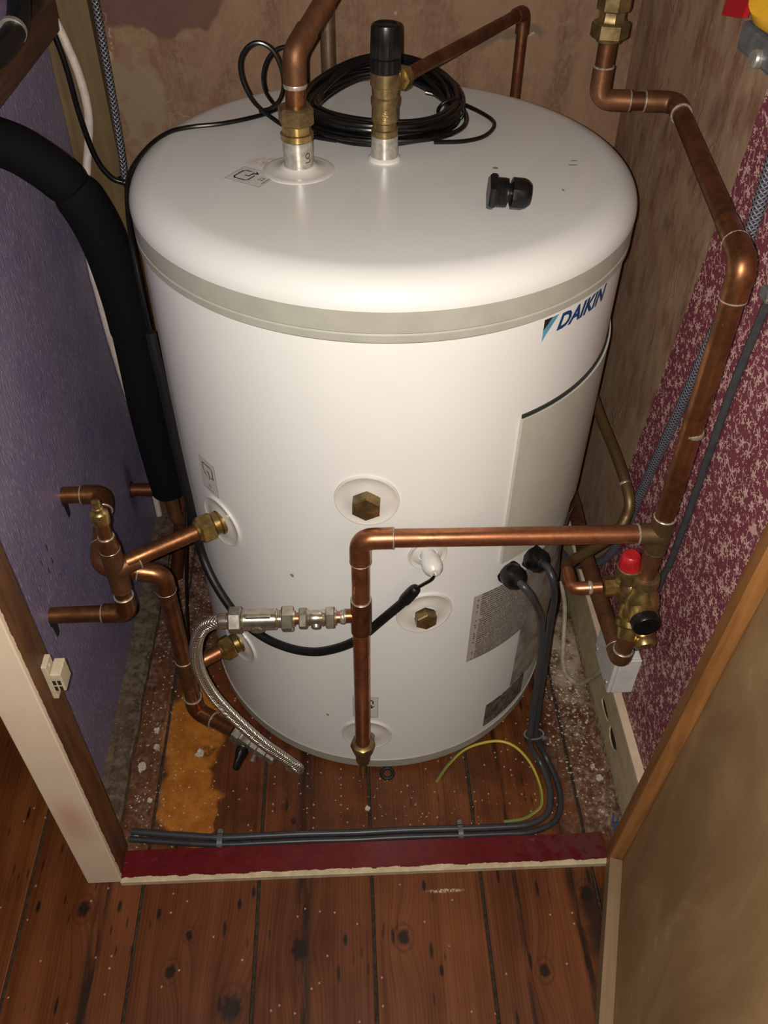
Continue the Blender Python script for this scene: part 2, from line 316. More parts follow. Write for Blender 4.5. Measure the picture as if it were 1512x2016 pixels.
def wallpaper_mat():
    t = NT('floral_wallpaper'); o = t.obj(); p = t.sep(o)
    base = t.comb(p[1], p[2], 0.0)
    wob = t.vmath('ADD', base, t.vmath('SCALE', t.vmath('SUBTRACT', t.noisec(t.vmath('SCALE', base, 40.0), 1.0), (.5, .5, .5)), .004))
    def flowers(seed, scale, rad, petals, keep):
        q = t.vmath('ADD', base, (seed, seed*1.7, 0)); v = t.voro(q, scale, 'F1', '2D', .9)
        loc = t.vmath('SCALE', t.vmath('SUBTRACT', q, v['Position']), float(scale)) if False else t.vmath('SUBTRACT', q, v['Position'])
        s = t.sep(loc); r = t.vmath('LENGTH', loc); ang = t.math('ARCTAN2', s[1], s[0])
        rc = t.sep(v['Color']); lob = t.math('COSINE', t.math('ADD', t.math('MULTIPLY', ang, float(petals)), t.math('MULTIPLY', rc[1], 6.28)))
        lim = t.math('MULTIPLY', t.math('ADD', .55, t.math('MULTIPLY', lob, .45)), rad)
        return t.math('MULTIPLY', t.math('LESS_THAN', r, lim), t.math('LESS_THAN', rc[0], keep))
    f1 = flowers(.0, 50, .0066, 5, .62); f2 = flowers(3.3, 72, .0036, 4, .5); f3 = flowers(7.1, 110, .0024, 3, .5); f4 = flowers(5.9, 150, .0014, 2, .5)
    nv = t.noise(t.vmath('SCALE', wob, 34.0), 1.0, 1, .4); vine = t.ramp(t.math('ABSOLUTE', t.math('SUBTRACT', nv, .5)), .006, .014, 1, 0)
    nv2 = t.noise(t.vmath('ADD', t.vmath('SCALE', wob, 46.0), (9, 4, 0)), 1.0, 1, .4); vine2 = t.ramp(t.math('ABSOLUTE', t.math('SUBTRACT', nv2, .47)), .006, .013, 1, 0)
    vm = t.math('MULTIPLY', t.mx(vine, vine2), t.ramp(t.noise(t.vmath('SCALE', base, 60.0), 1.0, 2), .44, .54))
    n = t.noise(o, 200, 3)
    c = t.mix(t.ramp(n, .3, .7), (.165, .036, .055), (.205, .048, .07))
    m = t.mx(f1, f2, f3, f4, t.math('MULTIPLY', vm, .8))
    m = t.math('MULTIPLY', m, t.ramp(t.noise(t.vmath('SCALE', base, 420.0), 1.0, 2), .30, .5, .6, .95))
    c = t.mix(m, c, (.68, .46, .39))
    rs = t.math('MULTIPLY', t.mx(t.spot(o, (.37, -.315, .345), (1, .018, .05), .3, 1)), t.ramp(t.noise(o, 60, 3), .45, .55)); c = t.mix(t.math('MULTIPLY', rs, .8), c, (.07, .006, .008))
    t.bump(n, .1, .0005)
    return t.fin(c, .6, 0, .35)
M['wallpaper'] = wallpaper_mat()

def wood(name, lo, hi, axis='z', rough=.5, stain=None, bump=.3):
    t = NT(name); o = t.obj(); sc = {'z': (60, 60, 4), 'y': (60, 4, 60), 'x': (4, 60, 60)}[axis]
    a = t.noise(t.vmath('MULTIPLY', o, sc), 1, 4, .6, .7); b = t.noise(o, 9, 4)
    c = t.mix(t.ramp(t.math('ADD', t.math('MULTIPLY', a, .65), t.math('MULTIPLY', b, .35)), .34, .66), lo, hi)
    if stain: c = stain(t, o, c)
    t.bump(a, bump, .001)
    return t.fin(c, rough, 0, .4)
def post_stain(t, o, c):
    p = t.sep(o); n = t.noise(o, 90, 4)
    # cream gloss paint laid over the front and the outer side, chipped along the edges
    lim = t.math('ADD', -.4485, t.math('MULTIPLY', t.math('SUBTRACT', n, .5), .006))
    front = t.math('LESS_THAN', p[1], lim); side = t.math('LESS_THAN', p[0], -.4385)
    m = t.math('MAXIMUM', front, side)
    n2 = t.noise(o, 6, 3); cr = t.mix(t.ramp(n2, .35, .65), (.76, .60, .44), (.82, .66, .50))
    pk = t.spot(o, (-.42, -.455, .19), (.03, 1, .09), .0, 1); cr = t.mix(t.math('MULTIPLY', pk, .55), cr, (.58, .25, .20))
    return t.mix(m, c, cr)
M['post'] = wood('post_stained_wood', (.065, .024, .008), (.165, .066, .022), 'z', .5, post_stain)
M['stud'] = wood('stud_wood', (.10, .062, .024), (.15, .098, .042), 'z', .65)
M['shelf_batten'] = wood('batten_wood', (.05, .020, .011), (.10, .045, .024), 'y', .6)
def strip_stain(t, o, c):
    n = t.noise(o, 70, 5, .7); c = t.mix(t.ramp(n, .42, .62, 0, .75), c, (.155, .12, .085))
    return t.mix(t.ramp(t.noise(o, 240, 2), .66, .72, 0, .7), c, (.34, .28, .21))
M['old_strip'] = wood('old_floor_strip', (.045, .026, .014), (.10, .065, .035), 'y', .85, strip_stain, .6)
M['door_stile'] = wood('door_frame_wood', (.20, .08, .022), (.36, .16, .048), 'z', .5)
M['door_rail'] = wood('door_rail_wood', (.22, .14, .075), (.29, .19, .105), 'x', .6)
def board_mat():
    t = NT('door_hardboard'); o = t.obj(); a = t.noise(t.vmath('MULTIPLY', o, (5, 5, 2.6)), 1.4, 5, .6, .8); b = t.noise(o, 45, 4)
    c = t.mix(t.ramp(a, .34, .66), (.34, .205, .105), (.50, .325, .178))
    c = t.mix(t.math('MULTIPLY', t.ramp(b, .56, .7), t.ramp(a, .52, .62)), c, (.62, .43, .25))
    c = t.mix(1.0, c, (.72, .70, .60), 'MULTIPLY'); t.bump(t.noise(o, 220, 3), .25, .0008); return t.fin(c, .62, 0, .35)
M['hardboard'] = board_mat()
def sill_mat():
    t = NT('sill_red_gloss'); o = t.obj(); p = t.sep(o); n = t.noise(o, 60, 4, .7); n2 = t.noise(t.vmath('MULTIPLY', o, (50, 120, 20)), 1, 4)
    c = t.mix(t.ramp(n, .3, .7), (.095, .006, .008), (.135, .009, .013))
    wornx = t.ramp(p[0], .12, .30, 0, .75); c = t.mix(t.math('MULTIPLY', wornx, t.ramp(n, .36, .56)), c, (.085, .034, .03))
    c = t.mix(t.ramp(n2, .62, .75, 0, .35), c, (.20, .09, .08))
    lim = t.math('ADD', -.4535, t.math('MULTIPLY', t.math('SUBTRACT', n2, .5), .010))
    cream = t.math('LESS_THAN', p[1], lim); cc = t.mix(t.ramp(n, .35, .7), (.50, .40, .25), (.66, .54, .36))
    c = t.mix(cream, c, cc)
    t.bump(n2, .3, .001); return t.fin(c, t.mix(cream, .28, .6), 0, .5)
M['sill'] = sill_mat()
def skirt_mat():
    t = NT('skirting_paint'); o = t.obj(); p = t.sep(o); n = t.noise(o, 50, 4); n2 = t.noise(o, 140, 4)
    c = t.mix(t.ramp(n, .3, .7), (.42, .335, .20), (.52, .43, .27))
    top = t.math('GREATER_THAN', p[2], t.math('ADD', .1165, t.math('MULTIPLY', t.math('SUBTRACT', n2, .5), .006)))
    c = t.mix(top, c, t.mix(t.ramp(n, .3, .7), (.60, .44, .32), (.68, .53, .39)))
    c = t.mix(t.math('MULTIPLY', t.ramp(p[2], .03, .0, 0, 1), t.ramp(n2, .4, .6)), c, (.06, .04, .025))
    c = t.mix(t.math('MULTIPLY', t.ramp(n2, .68, .72), top), c, (.12, .07, .04))
    return t.fin(c, .55, 0, .4)
M['skirting'] = skirt_mat()

def braid(name, c0, c1, nu, nv, metal=.85, rough=.3, strands=True):
    t = NT(name); u = t.sep(t.uv())
    a = t.math('SINE', t.math('MULTIPLY', t.math('ADD', t.math('MULTIPLY', u[0], nu), t.math('MULTIPLY', u[1], nv)), 2*PI))
    b = t.math('SINE', t.math('MULTIPLY', t.math('SUBTRACT', t.math('MULTIPLY', u[0], nu), t.math('MULTIPLY', u[1], nv)), 2*PI))
    h = t.math('MULTIPLY', t.math('ADD', t.math('MAXIMUM', a, b), 1.0), .5)
    t.bump(h, .9, .0016)
    return t.fin(t.mix(t.ramp(h, .35, .9), c0, c1), rough, metal)
M['steel_braid'] = braid('steel_braid', (.34, .31, .26), (.85, .79, .68), 300.0, 9.0, .92, .22)
M['grey_braid'] = braid('grey_braid', (.040, .040, .055), (.17, .17, .21), 190.0, 6.0, .2, .4)
M['silver_braid'] = braid('silver_braid', (.03, .03, .036), (.26, .26, .29), 160.0, 5.0, .6, .3)
def yg():
    t = NT('earth_wire'); u = t.sep(t.uv())
    m = t.math('GREATER_THAN', t.math('SINE', t.math('MULTIPLY', t.math('ADD', u[1], t.math('MULTIPLY', u[0], 3.0)), 2*PI)), .1)
    return t.fin(t.mix(m, (.50, .40, .05), (.16, .20, .05)), .4)
M['earth'] = yg()
def foam():
    t = NT('foam_black'); o = t.obj(); n = t.noise(o, 500, 2); t.bump(n, .2, .0008)
    return t.fin(t.mix(n, (.0025, .0025, .003), (.005, .005, .0055)), .85, 0, .12)
M['foam'] = foam()
def rating():
    t = NT('rating_label'); u = t.sep(t.uv())
    rows = t.math('MULTIPLY', u[1], 30.0); rid = t.math('FLOOR', rows); fr = t.math('FRACT', rows)
    nz = t.noise(t.comb(t.math('MULTIPLY', u[0], 130.0), t.math('MULTIPLY', rid, 3.7), 0.0), 1, 1)
    rowlen = t.noise(t.comb(t.math('MULTIPLY', rid, 1.31), .5, 0.0), 1.7, 1)
    ink = t.math('MULTIPLY', t.math('MULTIPLY', t.math('GREATER_THAN', fr, .36), t.ramp(nz, .36, .46)), t.math('LESS_THAN', t.math('ABSOLUTE', t.math('SUBTRACT', u[0], .52)), t.ramp(rowlen, .3, .6, .38, .47)))
    line = t.math('LESS_THAN', fr, .1); col2 = t.math('LESS_THAN', t.math('ABSOLUTE', t.math('SUBTRACT', u[0], .09)), .012)
    m = t.math('MULTIPLY', t.mx(ink, t.math('MULTIPLY', line, .5)), t.math('SUBTRACT', 1.0, col2))
    return t.fin(t.mix(t.math('MULTIPLY', m, .85), (.42, .38, .34), (.085, .07, .062)), .45)
M['rating'] = rating()
M['dark_label'] = simple('dark_label', (.16, .135, .12), .45, 0, .3, 110)
M['sticker'] = simple('sticker_film', (.62, .59, .57), .35, 0, .03, 60)
M['sticker_edge'] = simple('sticker_edge', (.33, .30, .28), .45)
M['film'] = simple('peeling_film', (.30, .265, .24), .25, 0, .2, 40)

# ------------------------------------------------------------------ object helpers
ORIG = {}
def tagset(o, label=None, cat=None, group=None, kind=None):
    if label: o['label'] = label
    if cat: o['category'] = cat
    if group: o['group'] = group
    if kind: o['kind'] = kind
    return o
def thing(name, loc, label, cat, group=None):
    o = bpy.data.objects.new(name, None); COL.objects.link(o); o.location = loc; o.empty_display_size = .02
    ORIG[o] = Vector(loc); return tagset(o, label, cat, group)
def link(name, bm, mat, parent=None, smooth=True, label=None, local=False, flip=True):
    if flip: bmesh.ops.recalc_face_normals(bm, faces=bm.faces)
    if parent is not None and not local:
        bmesh.ops.translate(bm, verts=bm.verts, vec=-ORIG[parent])
    me = bpy.data.meshes.new(name); bm.to_mesh(me); bm.free()
    if smooth is True:
        for p in me.polygons: p.use_smooth = True
    elif smooth:
        me.shade_smooth() if hasattr(me, 'shade_smooth') else None
    for m in (mat if isinstance(mat, (list, tuple)) else [mat]): me.materials.append(M[m] if isinstance(m, str) else m)
    if smooth == 'auto':
        try: me.set_sharp_from_angle(angle=math.radians(35))
        except Exception: pass
    o = bpy.data.objects.new(name, me); COL.objects.link(o)
    if parent is not None: o.parent = parent; ORIG[o] = ORIG[parent].copy()
    else: ORIG[o] = Vector((0, 0, 0))
    if label: o['label'] = label
    return o
V = lambda *a: Vector(a) if len(a) == 3 else Vector(a[0])
def frame(d):
    d = d.normalized(); a = Vector((0, 0, 1)) if abs(d.z) < .9 else Vector((1, 0, 0))
    x = a.cross(d).normalized(); return x, d.cross(x).normalized()
def add_tube(bm, pts, r, seg=16, cap=True, closed=False, rads=None, flat=1.0):
    pts = [Vector(p) for p in pts]; n = len(pts); uvl = bm.loops.layers.uv.verify()
    tan = []
    for i in range(n):
        a = pts[(i-1) % n] if (closed or i > 0) else pts[i]; b = pts[(i+1) % n] if (closed or i < n-1) else pts[i]
        tan.append((b-a).normalized())
    x, y = frame(tan[0]); rings = []; L = [0.0]
    for i in range(n):
        if i:
            q = tan[i-1].rotation_difference(tan[i]); x = q @ x; y = q @ y; L.append(L[-1]+(pts[i]-pts[i-1]).length)
        ri = rads[i] if rads else r
        rings.append([bm.verts.new(pts[i] + x*math.cos(2*PI*k/seg)*ri + y*math.sin(2*PI*k/seg)*ri*flat) for k in range(seg)])
    m = n if closed else n-1
    for i in range(m):
        j = (i+1) % n
        for k in range(seg):
            k2 = (k+1) % seg
            f = bm.faces.new((rings[i][k], rings[i][k2], rings[j][k2], rings[j][k]))
            la, lb = L[i], (L[j] if j else L[i]+(pts[0]-pts[i]).length)
            for lp, uvc in zip(f.loops, ((la, k/seg), (la, (k+1)/seg), (lb, (k+1)/seg), (lb, k/seg))): lp[uvl].uv = uvc
    if cap and not closed:
        bm.faces.new(rings[0][::-1]); bm.faces.new(rings[-1])
    return rings
def tube(name, pts, r, mat, parent=None, seg=16, **kw):
    lab = kw.pop('label', None); bm = bmesh.new(); add_tube(bm, pts, r, seg, **kw); return link(name, bm, mat, parent, 'auto', lab)
def spline(pts, sub=8, closed=False):
    P = [Vector(p) for p in pts]; n = len(P); out = []
    for i in range(n if closed else n-1):
        if closed: p0, p1, p2, p3 = P[i-1], P[i], P[(i+1) % n], P[(i+2) % n]
        else: p0, p1, p2, p3 = P[max(i-1, 0)], P[i], P[i+1], P[min(i+2, n-1)]
        for s in range(sub):
            t = s/sub
            out.append(.5*((2*p1)+(p2-p0)*t+(2*p0-5*p1+4*p2-p3)*t*t+(3*p1-p0-3*p2+p3)*t**3))
    if not closed: out.append(P[-1])
    return out
def fillet(pts, rad, n=8):
    P = [Vector(p) for p in pts]; out = [P[0]]
    for i in range(1, len(P)-1):
        a, b, c = P[i-1], P[i], P[i+1]; d1 = (a-b).normalized(); d2 = (c-b).normalized()
        th = d1.angle(d2); t = min(rad/math.tan(th/2), (a-b).length*.48, (c-b).length*.48)
        s, e = b+d1*t, b+d2*t
        for k in range(n+1):
            u = k/n; out.append(s.lerp(b, u).lerp(b.lerp(e, u), u))
    out.append(P[-1]); return out
def add_lathe(bm, a, d, prof, seg=32, ph=0.0):
    """profile [(distance along d, radius)]"""
    a = Vector(a); d = Vector(d).normalized(); x, y = frame(d); rings = []
    for t, r in prof:
        if r < 1e-6: rings.append([bm.verts.new(a+d*t)])
        else: rings.append([bm.verts.new(a+d*t+x*r*math.cos(2*PI*k/seg+ph)+y*r*math.sin(2*PI*k/seg+ph)) for k in range(seg)])
    for i in range(len(rings)-1):
        p, q = rings[i], rings[i+1]
        if len(p) == 1 and len(q) == 1: continue
        for k in range(seg):
            k2 = (k+1) % seg
            if len(p) == 1: bm.faces.new((p[0], q[k2], q[k]))
            elif len(q) == 1: bm.faces.new((p[k], p[k2], q[0]))
            else: bm.faces.new((p[k], p[k2], q[k2], q[k]))
    if len(rings[0]) > 1: bm.faces.new(rings[0][::-1])
    if len(rings[-1]) > 1: bm.faces.new(rings[-1])
def lathe(name, a, d, prof, mat, parent=None, seg=32, label=None, ph=0.0, smooth='auto'):
    bm = bmesh.new(); add_lathe(bm, a, d, prof, seg, ph); return link(name, bm, mat, parent, smooth, label)
def hexn(name, a, d, length, af, mat, parent=None, label=None, ph=0.0):
    R = af/2/math.cos(PI/6); c = af*.06
    bm = bmesh.new(); add_lathe(bm, a, d, [(0, R-c), (c, R), (length-c, R), (length, R-c)], 6, ph); return link(name, bm, mat, parent, False, label)
def add_box(bm, lo, hi, bev=0.0, mat=0):
    x0, y0, z0 = lo; x1, y1, z1 = hi
    vs = [bm.verts.new(p) for p in ((x0, y0, z0), (x1, y0, z0), (x1, y1, z0), (x0, y1, z0), (x0, y0, z1), (x1, y0, z1), (x1, y1, z1), (x0, y1, z1))]
    fs = [bm.faces.new([vs[i] for i in f]) for f in ((0, 3, 2, 1), (4, 5, 6, 7), (0, 1, 5, 4), (1, 2, 6, 5), (2, 3, 7, 6), (3, 0, 4, 7))]
    if bev: bmesh.ops.bevel(bm, geom=list({e for f in fs for e in f.edges}), offset=bev, segments=2, affect='EDGES', profile=.5)
def box(name, lo, hi, mat, parent=None, bev=.001, label=None, local=False):
    bm = bmesh.new(); add_box(bm, lo, hi, bev); return link(name, bm, mat, parent, False, label, local)
def structure(name, lo, hi, mat, bev=0.0, label=None):
    o = box(name, lo, hi, mat, None, bev); o['kind'] = 'structure'
    return tagset(o, label)

# ------------------------------------------------------------------ the setting
WL, WR, WB = -.445, .37, .325
flo = structure('floor', (-1.3, -1.35, -.06), (.95, .36, -.0062), 'subfloor', label='red-brown stained pine floorboards running into the cupboard'); ORIG[flo] = Vector((0, 0, 0))
edges = [-1.185, -1.02, -.855, -.69, -.524, -.361, -.194, -.030, .129, .295, .460, .625, .79]
for i in range(len(edges)-1):
    bm = bmesh.new(); g = .0022
    add_box(bm, (edges[i]+g, -1.3, -.0061), (edges[i+1]-g, .33, 0), .0014); link('floor_board', bm, 'floor', flo, False)
wb = structure('wall_back', (WL-.03, WB, -.02), (WR+.03, WB+.05, 1.45), 'plaster_back', label='bare brown plaster wall behind the white cylinder')
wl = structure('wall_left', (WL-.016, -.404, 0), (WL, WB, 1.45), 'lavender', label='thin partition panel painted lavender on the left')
wr = structure('wall_right', (WR, -.425, -.02), (WR+.05, WB, 1.45), 'plaster_side', label='right cupboard wall, bare streaked plaster and torn floral paper')
# torn wallpaper, a thin sheet with a ragged edge
edge = [(.1225, -.005), (.140, .012), (.175, -.022), (.235, -.060), (.33, -.100), (.392, -.112), (.3975, -.085), (.400, -.043), (.567, -.068), (.75, -.093), (.87, -.114), (.99, -.131), (1.44, -.150)]
def paper_edge(z):
    for (z0, y0), (z1, y1) in zip(edge[:-1], edge[1:]):
        if z <= z1: return y0+(y1-y0)*(z-z0)/(z1-z0)
    return edge[-1][1]
bm = bmesh.new(); rows = []; z = .1225
while z < 1.44:
    ye = paper_edge(z)+random.uniform(-.0022, .0022)
    rows.append([bm.verts.new(p) for p in ((WR-.0001, ye, z), (WR-.0012, ye, z), (WR-.0012, -.424, z), (WR-.0001, -.424, z))]); z += .0075
for p, q in zip(rows[:-1], rows[1:]):
    for k in range(3): bm.faces.new((p[k], p[k+1], q[k+1], q[k]))
link('wallpaper', bm, 'wallpaper', wr, False, 'maroon wallpaper with small pink flowers, torn along its edge')
# skirting with two dark holes
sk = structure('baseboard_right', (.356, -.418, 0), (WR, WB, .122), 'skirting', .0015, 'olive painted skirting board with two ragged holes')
bm = bmesh.new()
for y, z, ry, rz in ((-.2305, .062, .0215, .0085), (-.285, .060, .021, .0125)):
    ring = []
    for k in range(20):
        a = 2*PI*k/20; q = 1+.13*math.sin(3*a+y*90)+random.uniform(-.06, .06); ring.append((y+ry*q*math.cos(a), z+rz*q*math.sin(a)))
    A = [bm.verts.new((.350, *p)) for p in ring]; B = [bm.verts.new((.366, *p)) for p in ring]
    bm.faces.new(A); bm.faces.new(B[::-1])
    for k in range(20): bm.faces.new((A[k], B[k], B[(k+1) % 20], A[(k+1) % 20]))
bmesh.ops.recalc_face_normals(bm, faces=bm.faces)
me = bpy.data.meshes.new('cutter'); bm.to_mesh(me); bm.free(); cutter = bpy.data.objects.new('cutter', me); COL.objects.link(cutter)
md = sk.modifiers.new('holes', 'BOOLEAN'); md.object = cutter; md.operation = 'DIFFERENCE'; md.solver = 'EXACT'
bpy.context.view_layer.update(); dg = bpy.context.evaluated_depsgraph_get()
nm = bpy.data.meshes.new_from_object(sk.evaluated_get(dg)); sk.modifiers.clear(); sk.data = nm
for p in nm.polygons: p.use_smooth = False
if not nm.materials: nm.materials.append(M['skirting'])
bpy.data.objects.remove(cutter)
for y, z, ry, rz in ((-.2305, .062, .019, .0075), (-.285, .060, .0185, .011)):   # black fill stands in for the shade inside the holes
    bm = bmesh.new(); add_lathe(bm, (.3655, y, z), (-1, 0, 0), [(0, .9), (.0015, 1.1), (.0078, 1.08), (.0086, .7), (.0080, 0)], 18)
    for v in bm.verts: v.co.y = y+(v.co.y-y)*ry; v.co.z = z+(v.co.z-z)*rz
    link('hole_shade_fill', bm, 'rubber', sk, 'auto', 'black fill for the shade in a ragged hole')
# old timber strip on the left, low
bm = bmesh.new(); n = 26
for k in range(n+1):
    y = -.405+(WB+.40)*k/n; h = .020+random.uniform(-.0018, .0018); xr = -.408+random.uniform(-.002, .002)
    ring = [bm.verts.new(p) for p in ((WL, y, 0), (WL, y, h+.002), (xr-.006, y, h), (xr, y, h-.006), (xr, y, 0))]
    if k:
        for j in range(5): bm.faces.new((prev[j], prev[(j+1) % 5], ring[(j+1) % 5], ring[j]))
    else: bm.faces.new(ring)
    prev = ring
bm.faces.new(prev[::-1]); st = link('baseboard_left', bm, 'old_strip', None, False); tagset(st, 'rough decayed timber strip along the foot of the lavender panel', kind='structure')
# left post, threshold, stud, right jamb
structure('trim_1', (-.4415, -.4555, 0), (-.3925, -.400, 1.35), 'post', .0015, 'cream painted front post with bare stained wood inside')
structure('trim_2', (-.3925, -.461, 0), (.318, -.413, .0105), 'sill', .0012, 'red painted threshold with a chipped cream front edge')
structure('trim_3', (WL, .300, 0), (-.380, WB, 1.45), 'stud', .001, 'brown timber stud in the back left corner')
structure('trim_4', (.40, -.455, 0), (.45, -.40, 1.35), 'post', .001, 'stained wood jamb behind the open door')
# the door, opened outwards, back side seen: timber frame round a recessed board
dr = bpy.data.objects.new('door_1', None); COL.objects.link(dr); ORIG[dr] = Vector((0, 0, 0))
dr.matrix_world = Matrix.Translation((.3225, -.434, 0)) @ Matrix.Rotation(math.radians(2.3), 4, 'Y') @ Matrix.Rotation(math.radians(-107), 4, 'Z')
tagset(dr, 'open cupboard door, its brown hardboard back framed in orange timber', kind='structure')
DL = .60; dz = .006
box('stile', (0, 0, dz), (.030, .0185, 1.30), 'door_stile', dr, .0012, local=True)
box('stile', (DL-.03, 0, dz), (DL, .0185, 1.30), 'door_stile', dr, .0012, local=True)
box('rail', (.0305, 0, dz), (DL-.0305, .0185, .036), 'door_rail', dr, .0012, 'brown painted bottom rail', local=True)
box('rail', (.0305, 0, 1.27), (DL-.0305, .0185, 1.30), 'door_rail', dr, .0012, local=True)
bm = bmesh.new(); add_box(bm, (0, .0187, dz), (DL, .027, 1.30), .0006); link('door_panel', bm, 'hardboard', dr, False, None, True)

# ------------------------------------------------------------------ the hot water cylinder
R = .29; TOP = .866
cyl = thing('hot_water_cylinder', (0, 0, 0), 'big white enamelled hot water cylinder standing in the cupboard', 'water tank')
def P(a, z, r=R):
    a = math.radians(a); return Vector((r*math.sin(a), -r*math.cos(a), z))
lathe('base_rim', (0, 0, .006), (0, 0, 1), [(0, .05), (0, R-.008), (.004, R+.0005), (.024, R+.0015), (.026, R-.001)], 'band', cyl, 128)
lathe('body', (0, 0, .032), (0, 0, 1), [(0, R-.012), (0, R), (.768, R), (.768, R-.02)], 'enamel', cyl, 160)
lathe('collar_band', (0, 0, .7985), (0, 0, 1), [(0, R-.01), (0, R+.0005), (.003, R+.0036), (.0105, R+.0036), (.012, R+.0022), (.0135, R+.0036), (.036, R+.0036), (.0365, R-.005)], 'band', cyl, 160)
prof = [(.8350, R-.02), (.8350, R+.0040)]
RC = .031
prof += [(.8350+RC*math.sin(a), R+.0040-RC*1.25*(1-math.cos(a))) for a in [PI/2*k/12 for k in range(1, 13)]]
prof = [(t-.835, r) for t, r in prof] + [(.0322, .20), (.033, .10), (.0332, 0)]
lathe('lid', (0, 0, .8350), (0, 0, 1), prof, 'lid_plastic', cyl, 160)
TOP = .835+.0325
def cyl_patch(name, a0, a1, z0, z1, r0, r1, mat, parent=None, nx=24, nz=8, rc=0.0, label=None, slant=0.0):
    """curved plate with thickness r0->r1; uv over the patch"""
    bm = bmesh.new(); uvl = bm.loops.layers.uv.verify(); out = []; inn = []
    for j in range(nz+1):
        row = []; row2 = []
        for i in range(nx+1):
            u, v = i/nx, j/nz; zz = z0+(z1-z0)*v+slant*u; aa = a0+(a1-a0)*u
            row.append(bm.verts.new(P(aa, zz, r1))); row2.append(bm.verts.new(P(aa, zz, r0)))
        out.append(row); inn.append(row2)
    def q(vs, uv):
        f = bm.faces.new(vs)
        for lp, c in zip(f.loops, uv): lp[uvl].uv = c
    for j in range(nz):
        for i in range(nx):
            uv = [(i/nx, j/nz), ((i+1)/nx, j/nz), ((i+1)/nx, (j+1)/nz), (i/nx, (j+1)/nz)]
            q((out[j][i], out[j][i+1], out[j+1][i+1], out[j+1][i]), uv)
    for i in range(nx):
        q((inn[0][i], inn[0][i+1], out[0][i+1], out[0][i]), [(0, 0)]*4); q((out[nz][i], out[nz][i+1], inn[nz][i+1], inn[nz][i]), [(0, 0)]*4)
    for j in range(nz):
        q((out[j][0], out[j+1][0], inn[j+1][0], inn[j][0]), [(0, 0)]*4); q((inn[j][nx], inn[j+1][nx], out[j+1][nx], out[j][nx]), [(0, 0)]*4)
    return link(name, bm, mat, parent if parent else cyl, 'auto', label)
cyl_patch('panel_gap_shade', 29.5, 108, .660, .6800, R-.001, R+.0022, 'gap_shade', None, 36, 2)  # black strip painting the shade of the gap above the panel
cyl_patch('access_panel', 29.3, 107.5, .4425, .6755, R+.0004, R+.0046, 'panel', None, 48, 4, label='grey curved access panel')
def boss(a, z, rad, hole=.017, thick=.0035, label=None):
    """a shallow dished plastic plate that follows the cylinder"""
    bm = bmesh.new(); prof = [(rad, -.0005), (rad, .0016), (rad*.985, .0030), (rad*.95, .0032), (rad*.9, .0022), (hole*1.35, .0012), (hole*1.1, .0030), (hole*.9, .0030), (hole*.9, -.0005)]
    rings = []; n = 48
    for r_, h in prof:
        rings.append([bm.verts.new(P(a+math.degrees(r_*math.cos(2*PI*k/n)/R), z+r_*math.sin(2*PI*k/n), R+h)) for k in range(n)])
    for p, q in zip(rings[:-1], rings[1:]):
        for k in range(n): bm.faces.new((p[k], p[(k+1) % n], q[(k+1) % n], q[k]))
    bm.faces.new(rings[-1])
    return link('boss_plate', bm, 'clear_boss', cyl, 'auto', label)
B1, B2 = (-48.4, .470), (-49.4, .213)
boss(-5.9, .590, .0375); boss(8.8, .386, .0375); boss(8.7, .497, .0245, .014); boss(-6.3, .103, .038, .014); boss(*B1, .0375); boss(*B2, .0375)
for a, z, lab in ((-5.9, .589, .031), (8.8, .384, .026)):
    d = P(a, 0).normalized()
    hexn('brass_plug', P(a, z, R+.001), d, .015, lab, 'brass_dull', cyl, 'hexagonal brass plug', .5)
d = P(8.7, 0).normalized()
lathe('sensor_pocket', P(8.7, .497, R), d + Vector((.05, 0, -.04)), [(0, .0100), (.009, .0100), (.010, .0125), (.022, .0125), (.028, .0105), (.032, .0065), (.0325, .003), (.029, .0028)], 'white_plastic', cyl, 24, 'white plastic cable gland')
lathe('boss_stub', P(-6.3, .103, R), P(-6.3, 0).normalized(), [(0, .0125), (.012, .0125), (.013, .011)], 'nickel_dull', cyl, 24)
# two black glands on the right with their lock nuts
GL = []
for a0, b0 in (((.1577, -.2434, .4134), (.1672, -.2842, .4330)), ((.1927, -.2167, .4132), (.2033, -.2595, .4390))):
    a0, b0 = Vector(a0), Vector(b0); dd = (b0-a0).normalized()
    lathe('cable_gland', a0, dd, [(0, .0175), (.006, .0175), (.007, .0150), (.011, .0150), (.012, .0165), (.026, .0165), (.034, .0125), (.040, .008), (.041, .005)], 'black_plastic', cyl, 12, 'black plastic cable gland')
    GL.append((a0+dd*.038, dd))
# stickers
def ribbon(bm, pts, wd, mapf, h):
    for (x0, y0), (x1, y1) in zip(pts[:-1], pts[1:]):
        L = math.hypot(x1-x0, y1-y0) or 1e-6; nx, ny = -(y1-y0)/L*wd/2, (x1-x0)/L*wd/2; ex, ey = (x1-x0)/L*wd/2, (y1-y0)/L*wd/2
        n = max(1, int(L/.006))
        for k in range(n):
            u0, u1 = k/n, (k+1)/n; e0 = 1 if k == 0 else 0; e1 = 1 if k == n-1 else 0
            q = [(x0+(x1-x0)*u0+nx-ex*e0, y0+(y1-y0)*u0+ny-ey*e0), (x0+(x1-x0)*u0-nx-ex*e0, y0+(y1-y0)*u0-ny-ey*e0),
                 (x0+(x1-x0)*u1-nx+ex*e1, y0+(y1-y0)*u1-ny+ey*e1), (x0+(x1-x0)*u1+nx+ex*e1, y0+(y1-y0)*u1+ny+ey*e1)]
            bm.faces.new([bm.verts.new(mapf(a, b, h)) for a, b in q])
